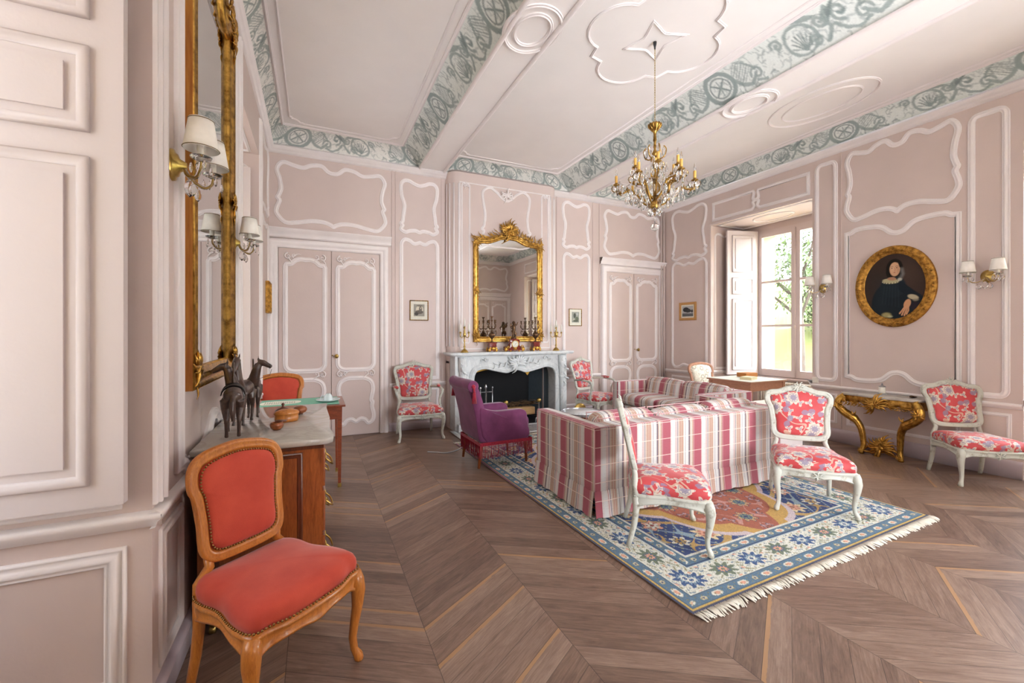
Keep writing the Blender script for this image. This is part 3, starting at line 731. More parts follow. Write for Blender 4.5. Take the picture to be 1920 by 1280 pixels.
# ---- right wall panels
panels(FR, wR, [shape(SMALL, 5.19, 5.96, 2.74, 3.64), tall(5.19, 5.95, .76, 2.70, 'cusp', 'cusp', .10), tall(3.20, 3.425, .79, 3.62, 'round', 'round', .08)], 0.05)
panels(FR, wR, [shape(CART, 2.05, 3.07, 2.80, 3.66), tall(2.05, 3.07, .82, 2.68, 'dip', 'dip', .14), tall(1.71, 1.95, .78, 3.60, 'round', 'round', .07)], 0.056)
def trans(u0, u1, z0, z1, side):
    w = 0.07; mid = u1 if side > 0 else u0
    P = [(0, z0), (0, z1)]
    c = [(mid, z1), (mid+side*w*0.2, z1-0.03), (mid, (z0+z1)/2+0.03), (mid+side*w*0.5, (z0+z1)/2), (mid, (z0+z1)/2-0.03), (mid+side*w*0.3, z0+0.04), (mid-side*0.02, z0)]
    c = CR(c, 4, False); o = u0 if side > 0 else u1
    return [(o, z0), (o, z1)]+c
def trans2(a, b):
    mid = (a+b)/2
    panels(FR, wR, [trans(mid+0.045, b-0.05, 3.30, 3.57, -1), trans(a+0.05, mid-0.045, 3.30, 3.57, 1)], 0.045)
trans2(*RA); trans2(*RB2)
panels(FR, wR, [tall(2.05, 3.06, .25, .60, 'flat', 'flat'), tall(1.69, 1.93, .25, .60, 'flat', 'flat'), tall(3.2, 3.42, .25, .60, 'flat', 'flat'), tall(5.25, 5.95, .25, .6, 'flat', 'flat')], 0.034, 0.016)
strips(FR, wR, [3.135], wd=0.01)
m = MB(); m.sweep([(RA[1]+0.02, 0.72), (RA[1]+0.02, WZ+0.02), (RA[0]-0.0, WZ+0.02)], [(-0.0, 0), (0, 0.006), (0.012, 0.006), (0.012, 0)], FR, closed=False)
m.build('panel_moulding', M['trimp'], wR)
# ---- left wall panels
panels(FL, wL, [tall(2.22, 3.62, .80, 3.62, 'cusp', 'dip', .16)], 0.07, 0.03)
panels(FL, wL, [tall(2.02, 2.26, .17, .64, 'flat', 'flat'), tall(5.28, 6.05, .84, 2.72, 'cusp', 'flat', .1), shape(SMALL, 5.28, 6.05, 2.82, 3.62)], 0.045, 0.02)
m = MB()
for y0 in (LA[1]+0.005, LB2[0]-0.115, LB2[1]+0.005):
    for k, (a, hgt) in enumerate(((0, .012), (.022, .022), (.045, .014), (.07, .026), (.095, .016))):
        m.sweep([(y0+a+0.008, 0.78), (y0+a+0.008, 3.66)], [(-0.011, 0), (-0.009, hgt), (0.009, hgt), (0.011, 0)], FL, closed=False)
m.build('window_architrave', M['mould'], wL)

# ---- windows: casements, panes, folded inside shutters
def pane_sash(F, d, u0, u1, z0, z1, bars, D):
    """one casement leaf in the frame plane at depth D"""
    G = lambda u, v, h: F(u, v, h-D)
    m = MB(); t = 0.065
    m.prism([(u0, z0), (u0+t, z0), (u0+t, z1), (u0, z1)], G, -0.02, 0.03); m.prism([(u1-t, z0), (u1, z0), (u1, z1), (u1-t, z1)], G, -0.02, 0.03)
    m.prism([(u0, z1-t), (u1, z1-t), (u1, z1), (u0, z1)], G, -0.02, 0.029); m.prism([(u0, z0), (u1, z0), (u1, z0+0.11), (u0, z0+0.11)], G, -0.02, 0.029)
    for b in bars: m.prism([(u0, b-0.018), (u1, b-0.018), (u1, b+0.018), (u0, b+0.018)], G, -0.015, 0.026)
    s_ = m.build('window_sash', M['winframe'], d)
    m = MB(); zz = [z0+0.11]+list(bars)+[z1-t]
    for a, b in zip(zz[:-1], zz[1:]): m.prism([(u0+t, a), (u1-t, a), (u1-t, b), (u0+t, b)], G, 0.0, 0.004)
    m.build('glass_pane', M['glass'], s_)
def shutter(d, F3, W, z0, z1, name='shutter'):
    """panelled shutter leaf on frame F3(u 0..W, v, out)"""
    m = MB(); m.prism([(0, z0), (W, z0), (W, z1), (0, z1)], F3, -0.018, 0.018); sh = m.build(name, M['white'], d)
    m = MB(); e = 0.085
    for (a, b) in ((z0+0.075, 1.975), (2.055, 2.335), (2.425, z1-0.08)):
        for sg in (1, -1):
            G = (lambda u, v, h: F3(u, v, 0.018+h)) if sg > 0 else (lambda u, v, h: F3(u, v, -0.018-h))
            m.sweep([(e, a), (W-e, a), (W-e, b), (e, b)], [(-0.0, 0), (-0.0, .012), (0.008, .016), (0.026, .010), (0.034, .003), (0.034, 0)], G, smooth=True)
            g = 0.062; m.prism([(e+g, a+g), (W-e-g, a+g), (W-e-g, b-g), (e+g, b-g)], G, 0, 0.009)
    m.build('shutter_panel', M['white'], sh)
    m = MB()
    for zz in (z0+0.3, (z0+z1)/2, z1-0.3):
        p = F3(0.0, zz-0.04, 0.0); q = F3(0.0, zz+0.04, 0.0); m.tube([p, q], 0.009, 8)
    m.build('shutter_hinge', M['trimp'], sh)
    return sh
def window(num, F, u0, u1, zt, wu0, wu1, sill=0.68, leaf=None):
    d = empty('window_%d' % num, kind='structure'); D = WT-0.02
    G = lambda u, v, h: F(u, v, h-D)
    m = MB()
    m.prism([(u0, 0), (wu0, 0), (wu0, zt), (u0, zt)], G, -0.02, 0.01); m.prism([(wu1, 0), (u1, 0), (u1, zt), (wu1, zt)], G, -0.02, 0.01)
    m.prism([(wu0, zt-0.10), (wu1, zt-0.10), (wu1, zt), (wu0, zt)], G, -0.02, 0.01); m.prism([(wu0, 0), (wu1, 0), (wu1, sill-0.03), (wu0, sill-0.03)], G, -0.02, 0.01)
    m.build('window_infill', M['wall'], d)
    m = MB(); m.prism([(wu0-0.03, sill-0.03), (wu1+0.03, sill-0.03), (wu1+0.03, sill), (wu0-0.03, sill)], G, -0.02, 0.07); m.build('window_sill', M['winframe'], d)
    m = MB(); a, b, t = wu0, wu1, 0.05; top = zt-0.10
    m.prism([(a, sill), (a+t, sill), (a+t, top), (a, top)], G, -0.04, 0.015); m.prism([(b-t, sill), (b, sill), (b, top), (b-t, top)], G, -0.04, 0.015); m.prism([(a, top-t), (b, top-t), (b, top), (a, top)], G, -0.04, 0.014)
    m.build('window_frame', M['winframe'], d)
    mid = (a+b)/2; bars = (sill+0.84, sill+1.57)
    pane_sash(F, d, a+t, mid-0.003, sill+0.01, top-t, bars, D-0.004); pane_sash(F, d, mid+0.003, b-t, sill+0.01, top-t, bars, D-0.004)
    m = MB(); p = G(mid, sill+0.03, 0.045); q = G(mid, top-t, 0.045); m.tube([p, q], 0.009, 8); m.ell(G(mid, sill+0.82, 0.06), 0.022, 8)
    m.build('window_bolt', M['winframe'], d)
    # outside reveal in warm stucco
    m = MB(); e = 0.04; o = -0.42
    m.prism([(a-0.06, sill-0.03), (a+e, sill-0.03), (a+e, zt), (a-0.06, zt)], G, o, -0.05); m.prism([(b-e, sill-0.03), (b+0.06, sill-0.03), (b+0.06, zt), (b-e, zt)], G, o, -0.05)
    m.prism([(a, top-e), (b, top-e), (b, zt), (a, zt)], G, o, -0.05); m.prism([(a, sill-0.06), (b, sill-0.06), (b, sill-0.02), (a, sill-0.02)], G, o-0.04, -0.05)
    m.build('outer_reveal', M['reveal'], d)
    # mouldings on the soffit
    m = MB(); FS = lambda u, v, h: F(u, zt-h, -v); m.sweep([(u0+0.08, 0.08), (u1-0.08, 0.08), (u1-0.08, D-0.1), (u0+0.08, D-0.1)], BEAD(0.035, 0.016), FS)
    m.sweep(circ((u0+u1)/2, D/2, 0.30, 0.18, 36), BEAD(0.03, 0.016), FS); m.build('soffit_moulding', M['mould'], d)
    for sd, uu in ((1, u0), (-1, u1)):                  # jamb panels
        FJ = lambda a_, b_, h: F(uu+sd*h, b_, -a_)
        m = MB(); m.sweep(tall(0.10, D-0.12, 0.80, zt-0.12, 'cusp', 'flat', 0.06), BEAD(0.035, 0.014), FJ); m.sweep(tall(0.10, D-0.12, 0.16, 0.62, 'flat', 'flat'), BEAD(0.06, 0.024), FJ)
        m.sweep([(-0.034, 0.735), (D, 0.735)], [(-0.028, 0), (-0.024, 0.018), (-0.005, 0.022), (0.004, 0.034), (0.02, 0.036), (0.028, 0.028), (0.03, 0)], FJ, closed=False)
        m.build('jamb_moulding', M['mould'], d)
    return d
def shutter_frame(px, py, ang):
    ca, sa = math.cos(ang), math.sin(ang)
    return lambda u, v, h: (px+ca*u-sa*h, py+sa*u+ca*h, v)
w1 = window(1, FR, RA[0], RA[1], WZ, 3.50, 4.84)
def sh_pts(d, p, q, z0=0.70, z1=3.13, nm='shutter'):
    W = math.hypot(q[0]-p[0], q[1]-p[1]); shutter(d, shutter_frame(p[0], p[1], math.atan2(q[1]-p[1], q[0]-p[0])), W, z0, z1, nm)
sh_pts(w1, (6.86, 4.80), (6.32, 4.97))
w2 = window(2, FR, RB2[0], RB2[1], WZ, 0.05, 1.42)
sh_pts(w2, (6.86, 0.08), (6.34, -0.08)); sh_pts(w2, (6.86, 1.39), (6.34, 1.55)); sh_pts(w1, (6.86, 3.53), (6.34, 3.50))
w3 = window(3, FL, LA[0], LA[1], WZ+0.05, 0.38, 1.76)
sh_pts(w3, (-1.26, 1.862), (-0.583, 1.862), 0.825, 3.1)
w4 = window(4, FL, LB2[0], LB2[1], WZ+0.05, 4.02, 5.04)
sh_pts(w4, (-1.26, 5.08), (-0.60, 5.10), 0.80, 3.1)

panels(FF, wF, [shape(CART, 4.72, 6.0, 2.82, 3.62), shape(CART, -.3, 1.5, 2.82, 3.62), tall(-.3, 1.5, .78, 2.77, 'dip', 'flat', .09)])
added_windows = [window(5+k, FF, a, b, 3.35, a+0.1, b-0.1, 0.2) for k, (a, b) in enumerate(ADDED_OPENINGS)]  # invented rear windows, out of view, that let in more daylight
# ------------------------------------------------------------------ seating
def face(dx, dy): return math.atan2(dy, dx)+PI/2      # a piece modelled with its front towards -Y turned to face (dx, dy)
def rings(mb, outl, prof, F, c=(0, 0)):
    """stack of scaled copies of an outline: prof = [(scale, height)]"""
    n = len(outl)
    mb.grid(lambda i, j: F(c[0]+(outl[i][0]-c[0])*prof[j][0], c[1]+(outl[i][1]-c[1])*prof[j][0], prof[j][1]), n, len(prof), closeu=True)
def chair(name, label, cat, loc, fc, wood, fab, arms=False, nails=False, w=0.50, d=0.46, H=0.95, sh=0.36, carve=True, group=None, cush=0.105, legwood=None, zb=0.52, bw=1.0, lean=13):
    T = empty(name, (loc[0], loc[1], loc[2] if len(loc) > 2 else 0), face(*fc), label, cat, group)
    wb = w*0.84; hw, hd, hb = w/2, d/2, wb/2
    half = [(0, -hd-.035), (hw*.45, -hd-.03), (hw*.74, -hd-.008), (hw-.02, -hd-.004), (hw, -hd+.03), (hw-.004, -hd*.45), (hw-.03, .02), (hb+.012, hd*.55), (hb, hd-.03), (hb-.04, hd), (0, hd)]
    full = half+[(-a, b) for a, b in reversed(half[1:-1])]; O = CR(full, 5)
    corners = [(hw-.012, -hd+.012), (-hw+.012, -hd+.012), (hb-.015, hd-.02), (-hb+.015, hd-.02)]
    m = MB(); n = len(O)
    def railp(i, j):
        x, y = O[i]; L = math.hypot(x, y); dl = min(math.hypot(x-a, y-b) for a, b in corners[:2]) if y < 0 else min(math.hypot(x-a, y-b) for a, b in corners)
        bot = sh-0.052-0.045*math.exp(-dl/0.05)-(0.016*math.exp(-(x/.05)**2) if y < -hd*.8 else 0)
        prof = [(-.03, sh), (-.002, sh), (.010, sh-.008), (.008, sh-.018), (.001, sh-.024), (.004, (sh+bot)/2), (-.002, bot+.014), (.006, bot+.010), (.004, bot), (-.03, bot+.002)]
        o, z = prof[j]; return (x*(1+o/L), y*(1+o/L), z)
    m.grid(railp, n, 10, closeu=True)
    if carve:
        FFr = lambda u, v, h: (u, -hd-.038-h, v)
        carving(m, FFr, 0, sh-.04, .10, .045, .008, 3, .7)
        for sx in (-1, 1):
            FS = lambda u, v, h, sx=sx: (sx*(hw+.0+h*.7)+u*.3, -hd-h*.7+abs(u)*.2, v)
            carving(m, FS, 0, sh-.045, .05, .07, .012, 4, .6)
    m.build('seat_rail', wood, T)
    for (cx, cy) in corners[:2]:
        sx = 1 if cx > 0 else -1; ox, oy = sx*.75, -.66
        k = sh/0.36
        P = [(0, .350), (.008, .315), (.016, .275), (.012, .215), (.0, .15), (-.008, .095), (-.002, .05), (.014, .022), (.018, .006), (.016, 0)]
        R = [.026, .032, .030, .023, .0185, .0155, .0145, .019, .020, .017]
        m = MB(); m.tube([(cx+ox*a, cy+oy*a, z*k) for a, z in P], R, 10)
        m.tube([(cx+ox*(a+.8*r), cy+oy*(a+.8*r), z*k) for (a, z), r in list(zip(P, R))[1:8]], .005, 6)
        m.build('leg', wood, T)
    for (cx, cy) in corners[2:]:
        sx = 1 if cx > 0 else -1
        P = [(0, 0, sh-.01), (0, 0, sh*.7), (.004, .012, sh*.42), (.010, .035, sh*.15), (.012, .05, 0)]
        m = MB(); m.tube([(cx+sx*a, cy+b, z) for a, b, z in P], [.022, .021, .019, .017, .016], 8); m.build('leg', wood, T)
    m = MB(); zc = sh-.002
    rings(m, O, [(.97, 0), (.995, .008), (1.008, .028), (1.0, .048), (.965, .066), (.90, .079), (.78, .09*cush/.105), (.6, .097*cush/.105), (.4, .102*cush/.105), (.2, .104*cush/.105), (.001, .105*cush/.105)], lambda u, v, h: (u, v, zc+h))
    m.build('seat', fab, T, uv=True)
    if nails:
        m = MB(); acc = 0
        for i in range(n):
            a, b = O[i], O[(i+1) % n]; L = math.hypot(b[0]-a[0], b[1]-a[1]); acc += L
            while acc > 0.0125:
                acc -= 0.0125; t = 1-acc/L; x, y = a[0]+(b[0]-a[0])*t, a[1]+(b[1]-a[1])*t; r = math.hypot(x, y); m.ell((x*(1+.009/r), y*(1+.009/r), sh+.010), .0048, 6)
        m.build('nailhead_trim', M['brassnail'], T)
    # leaning back
    y0 = hd-.03; ln = math.tan(math.radians(lean))
    def FBk(u, v, h): return (u*bw, y0+(v-.40)*ln-h*.974, v-h*.225*0)
    zt = H; sc = wb/.42
    hf = [(0, zb-.002), (.10, zb), (.158, zb+.010), (.186, zb+.045), (.188, zb+.13), (.200, zb+.24), (.220, zt-.125), (.222, zt-.075), (.196, zt-.048), (.135, zt-.040), (.065, zt-.012), (0, zt-.004)]
    if not carve: hf[6:] = [(.214, zt-.13), (.212, zt-.075), (.188, zt-.038), (.14, zt-.018), (.07, zt-.006), (0, zt)]
    hf = [(a*sc, b) for a, b in hf]; B = CR(hf+[(-a, b) for a, b in reversed(hf[1:-1])], 5)
    m = MB(); m.sweep(B, [(-.024, -.006), (-.023, .014), (-.015, .022), (-.006, .014), (.004, .021), (.014, .016), (.022, .006), (.022, -.012), (0, -.018), (-.02, -.014), (-.024, -.006)], FBk)
    if carve: carving(m, FBk, 0, zt+.002, .13, .065, .016, 8, .9)
    if carve: 
        for sx in (-1, 1): carving(m, FBk, sx*.205*sc, zt-.06, .05, .04, .014, 9, .5)
    fr = m.build('back_frame', wood, T)
    for sx in (-1, 1):
        m = MB(); P = [(sx*(hb-.015), hd-.02, sh-.02), (sx*(hb-.018), hd-.012, sh+.04), FBk(sx*.170*sc/bw*bw, zb-.03, -.004), FBk(sx*.176*sc, zb+.03, -.002)]
        m.tube(P, [.022, .021, .018, .018], 8); m.build('stile', wood, T)
    ins = [(a*.885, (b-(zb+zt)/2)*.90+(zb+zt)/2) for a, b in B]; cc = (0, (zb+zt)/2-.01)
    m = MB(); rings(m, ins, [(1.03, .002), (1.0, .014), (.95, .024), (.85, .032), (.65, .038), (.4, .041), (.001, .042)], FBk, cc)
    rings(m, ins, [(1.03, .002), (1.02, -.014), (.5, -.018), (.001, -.018)], FBk, cc); m.build('backrest', fab, T, uv=True)
    if nails:
        m = MB(); acc = 0; nn = len(ins)
        for i in range(nn):
            a, b = ins[i], ins[(i+1) % nn]; L = math.hypot(b[0]-a[0], b[1]-a[1]); acc += L
            while acc > 0.0125:
                acc -= 0.0125; t = 1-acc/L; x, y = a[0]+(b[0]-a[0])*t, a[1]+(b[1]-a[1])*t; x, y = cc[0]+(x-cc[0])*1.0, cc[1]+(y-cc[1])*1.0; m.ell(FBk(x, y, .019), .0048, 6)
        m.build('nailhead_trim', M['brassnail'], T)
    if arms:
        for sx in (-1, 1):
            b0 = FBk(sx*.200*sc, zb+.15, .005)
            P = [b0, (sx*(hb+.02), hd-.13, zb+.165), (sx*(hb+.055), .05, zb+.165), (sx*(hw+.015), -.09, zb+.150), (sx*(hw+.012), -.125, zb+.115), (sx*(hw-.02), -.10, zb+.02), (sx*(hw-.005), -.09, sh+.03), (sx*(hw-.01), -.13, sh-.03)]
            P = CR(P, 4, False); m = MB(); m.tube(P, [.0165]*len(P), 8); m.ell(CR(P, 1, False)[14], .021, 8); arm = m.build('armrest', wood, T)
            m = MB(); m.ell((sx*(hb+.045), .04, zb+.185), (.026, .095, .022), 12, Matrix.Rotation(-sx*.18, 3, 'Z')); m.build('arm_pad', fab, arm, uv=True)
    return T
s = NT('aged_brass_nail'); s.P(col=lin4((150, 118, 72)), metal=1.0, rough=0.4); M['brassnail'] = s.m

chair('side_chair', 'red velvet side chair with brass nailheads, nearest the camera beside the commode', 'chair', (-0.142, 1.943), (.63, -.776), M['beech'], M['redvelvet'], nails=True, carve=False, w=.465, d=.42, H=.92, sh=.392, zb=.515, cush=.10, bw=.88, lean=8.5)
chair('armchair', 'red velvet chair standing behind the green topped writing table', 'chair', (-0.33, 4.98), (.05, -1), M['beech'], M['redvelvet'], nails=True, carve=False, w=.50, d=.44, H=.94, zb=.54)
fc = [('white painted side chair in coral floral print, seen from behind, nearest the camera', (2.19, 2.20), (.80, -.60)),
      ('white painted floral print side chair beside the right end of the near plaid sofa', (3.63, 2.11), (-.72, -.69)),
      ('white painted side chair in coral floral print, right of the gilt console', (5.70, 1.80), (-.62, -.78))]
for lb, p, f_ in fc: chair('side_chair', lb, 'chair', p+((0.018,) if p[0] < 4 else ()), f_, M['greywood'], M['floral'], w=.52, d=.46, H=.90, sh=.34, zb=.485, group='floral side chairs')
chair('armchair', 'white painted armchair with coral floral print, left of the fireplace', 'armchair', (1.27, 5.74), (-.02, -1), M['greywood'], M['floral'], arms=True, w=.58, d=.48, H=.965, sh=.345, zb=.49, group='floral armchairs')
chair('armchair', 'white painted armchair with coral floral print, right of the fireplace', 'armchair', (4.12, 5.62), (.30, -.95), M['greywood'], M['floral'], arms=True, w=.58, d=.48, H=.965, sh=.345, zb=.49, group='floral armchairs')
chair('armchair', 'brown wooden chair with cream damask back, left behind the window table', 'chair', (5.72, 4.74), (-.15, -1), M['pinewood'], M['damask'], w=.52, d=.44, H=.90, sh=.36, zb=.52, carve=False)
chair('armchair', 'brown wooden chair half hidden behind the window pier, right of the window table', 'chair', (6.33, 3.78), (-.25, 1), M['pinewood'], M['damask'], w=.46, d=.42, H=.80, sh=.34, zb=.46, carve=False)

# ---- purple velvet armchair with crimson fringe
T = empty('armchair', (1.80, 4.30, 0.018), face(1, .03), 'purple velvet armchair with rolled back, tassel and crimson fringe facing the fire', 'armchair')
W = .56; m = MB()
side = CR([(.24, .26), (.30, .30), (.335, .52), (.39, .74), (.43, .84), (.40, .90), (.345, .895), (.315, .84), (.27, .72), (.215, .52), (.16, .36), (.16, .26)], 4)
FS = lambda u, v, h: (h, u, v)
def slab(mb, outl, F, a, b, rnd_=0.02):
    cx = sum(p[0] for p in outl)/len(outl); cy = sum(p[1] for p in outl)/len(outl)
    rings(mb, outl, [(.001, a), (.93, a), (.985, a+rnd_*.4*(1 if b > a else -1)), (1, a+rnd_*(1 if b > a else -1)), (1, b-rnd_*(1 if b > a else -1)), (.985, b-rnd_*.4*(1 if b > a else -1)), (.93, b), (.001, b)], F, (cx, cy))
slab(m, side, FS, -W/2+.01, W/2-.01); m.build('backrest', M['purple'], T)
m = MB(); m.grid(lambda i, j: ((-W/2-.01+(W+.02)*j/10), .375+.06*math.cos(2*PI*i/16), .845+.06*math.sin(2*PI*i/16)+.004*math.sin(j*7)), 16, 11, closeu=True)
for sx in (-1, 1): m.ell((sx*(W/2+.008), .375, .845), (.012, .06, .06), 16)
bol = m.build('back_roll', M['purple'], T)
for sx in (-1, 1):
    m = MB(); m.ell((sx*(W/2+.022), .375, .845), (.012, .022, .022), 10); m.tube([(sx*(W/2+.03), .375, .84), (sx*(W/2+.034), .372, .80), (sx*(W/2+.034), .372, .79)], [.012, .010, .016], 8)
    for k in range(22):
        a = 2*PI*k/22; m.tube([(sx*(W/2+.034)+.010*math.cos(a), .372+.010*math.sin(a), .795), (sx*(W/2+.034)+.022*math.cos(a), .372+.024*math.sin(a), .68)], .0035, 4)
    m.build('tassel', M['fringe'], T)
for sx in (-1, 1):
    arm = CR([(.22, .26), (.30, .60), (.22, .60), (.10, .575), (-.10, .575), (-.20, .570), (-.245, .53), (-.25, .44), (-.25, .26)], 4)
    m = MB(); slab(m, arm, FS, sx*(W/2-.09), sx*W/2, .022); m.build('armrest', M['purple'], T)
m = MB(); m.rbox((0, -.03, .40), (W-.17, .60, .17), .06, 8, .012); m.rbox((0, -.02, .29), (W-.06, .56, .12), .04, 6); m.build('seat', M['purple'], T)
m = MB(); r2 = random.Random(3)
per = [(-W/2-.008, .30), (-W/2-.008, -.30), (W/2+.008, -.30), (W/2+.008, .30)]
for (a, b) in zip(per, per[1:]+per[:1]):
    L = math.hypot(b[0]-a[0], b[1]-a[1]); k = int(L/.0075)
    m.add([(a[0], a[1], .27), (b[0], b[1], .27), (b[0], b[1], .235), (a[0], a[1], .235)], [(0, 1, 2, 3)], False)
    for i in range(k):
        t = (i+r2.random()*.6)/k; x, y = a[0]+(b[0]-a[0])*t, a[1]+(b[1]-a[1])*t; m.tube([(x, y, .24), (x+r2.uniform(-.004, .004), y+r2.uniform(-.004, .004), .17), (x+r2.uniform(-.008, .008), y+r2.uniform(-.008, .008), .10+r2.uniform(0, .02))], .0026, 3, cap=False)
tag(m.build('fringe', M['fringe'], T), kind='stuff')
for (x, y, dx, dy) in ((-.23, .26, 0, .03), (.23, .26, 0, .03), (-.23, -.25, 0, -.01), (.23, -.25, 0, -.01)):
    m = MB(); m.tube([(x, y, .25), (x+dx, y+dy, .002)], [.024, .014], 8); m.build('leg', M['walnut'], T)

# ---- plaid sofas (modelled with the front towards -Y, arms along X)
def sofa(label, loc, rz, L, D, H, ncush, uvm, arm=.13, bh=.055, seed=1):
    T = empty('sofa', loc, rz, label, 'sofa', 'plaid sofas'); r = random.Random(seed)
    PL = M['plaid']
    m = MB(); m.rbox((0, D/2-.085, .15+(H-.15)/2), (L-.004, .17, H-.15), .014, 8); m.build('back_panel', PL, T, uv=True)
    for sx in (-1, 1):
        m = MB(); m.rbox((sx*(L/2-arm/2), 0, .15+(H-.15)/2), (arm, D, H-.15), .014, 8); m.build('armrest', PL, T, uv=True)
    m = MB(); m.rbox((0, -.05, .24), (L-2*arm, D-.14, .18), .02, 4); m.build('seat_base', PL, T, uv=True)
    wc = (L-2*arm)/ncush
    for k in range(ncush):
        x = -L/2+arm+wc*(k+.5)
        m = MB(); m.rbox((x, -.07, .41), (wc-.006, D-.22, .16), .05, 10, .014); m.build('seat_cushion', PL, T, uv=True)
        m = MB(); R = Matrix.Rotation(-.20+r.uniform(-.04, .04), 3, 'X'); m.rbox((x, D/2-.26, H+bh-.22+r.uniform(-.008, .01)), (wc-.004, .17, .42), .065, 10, .02, R); c = m.build('back_cushion', PL, T, uv=True)
        m = MB()
        for yy in (-.075, .075):
            P = [(wc/2-.02, -.19), (wc/2-.012, .17), (wc/2-.06, .205), (-wc/2+.06, .205), (-wc/2+.012, .17), (-wc/2+.02, -.19)]
            m.tube([Vector((x, D/2-.26, H+bh-.22))+R @ Vector((a, yy, b)) for a, b in CR(P, 4, False)], .0042, 5)
        m.build('piping', M['pipe'], c)
    m = MB()                                            # box pleated skirt
    per = [(-L/2-.004, -D/2-.004), (L/2+.004, -D/2-.004), (L/2+.004, D/2+.004), (-L/2-.004, D/2+.004)]
    for si, (a, b) in enumerate(zip(per, per[1:]+per[:1])):
        LL = math.hypot(b[0]-a[0], b[1]-a[1]); k = int(LL/.025); nx, ny = (b[1]-a[1])/LL, -(b[0]-a[0])/LL
        def fn(i, j):
            t = i/k; z = (.205, .15, .08, .016)[j]; f = (0.002, .010, .018, .026)[j]; ww = .5+.5*math.sin(t*LL*21+si)*math.sin(t*LL*8.3+2*si)
            if i in (0, k): ww = .6
            o = f*(.45+.9*ww); cx = (b[0]-a[0])*t+a[0]; cy = (b[1]-a[1])*t+a[1]
            e = (t-.5)*2*abs(t-.5)**6*128/2*f*.0
            return (cx+nx*o, cy+ny*o, z+.003*math.sin(i*1.3))
        m.grid(fn, k+1, 4)
    m.build('skirt', PL, T, uv=True)
    m = MB()
    m.tube([(-L/2+.005, D/2-.004, H-.006), (L/2-.005, D/2-.004, H-.006)], .0045, 5); m.tube([(-L/2+.005, D/2-.166, H-.006), (L/2-.005, D/2-.166, H-.006)], .0045, 5)
    for sx in (-1, 1):
        m.tube([(sx*(L/2-.004), D/2, H-.008), (sx*(L/2-.004), -D/2+.01, H-.008)], .0045, 5); m.tube([(sx*(L/2-.004), -D/2+.004, H-.02), (sx*(L/2-.004), -D/2+.004, .2)], .0045, 5)
        m.tube([(sx*(L/2-.004), D/2-.002, H-.02), (sx*(L/2-.004), D/2-.002, .2)], .0045, 5)
    m.build('piping', M['pipe'], T)
    return T
M['pipe'] = plain('sofa_piping', (222, 176, 176), 0.7)
sofa('plaid sofa in rose and cream stripes standing with its back to the camera', (2.965, 3.05, 0.011), PI, 2.16, .90, .685, 3, True, seed=2)
sofa('plaid sofa in rose and cream stripes facing left, in front of the window table', (4.52, 4.36, 0.011), -PI/2, 1.66, .84, .665, 2, True, seed=5)

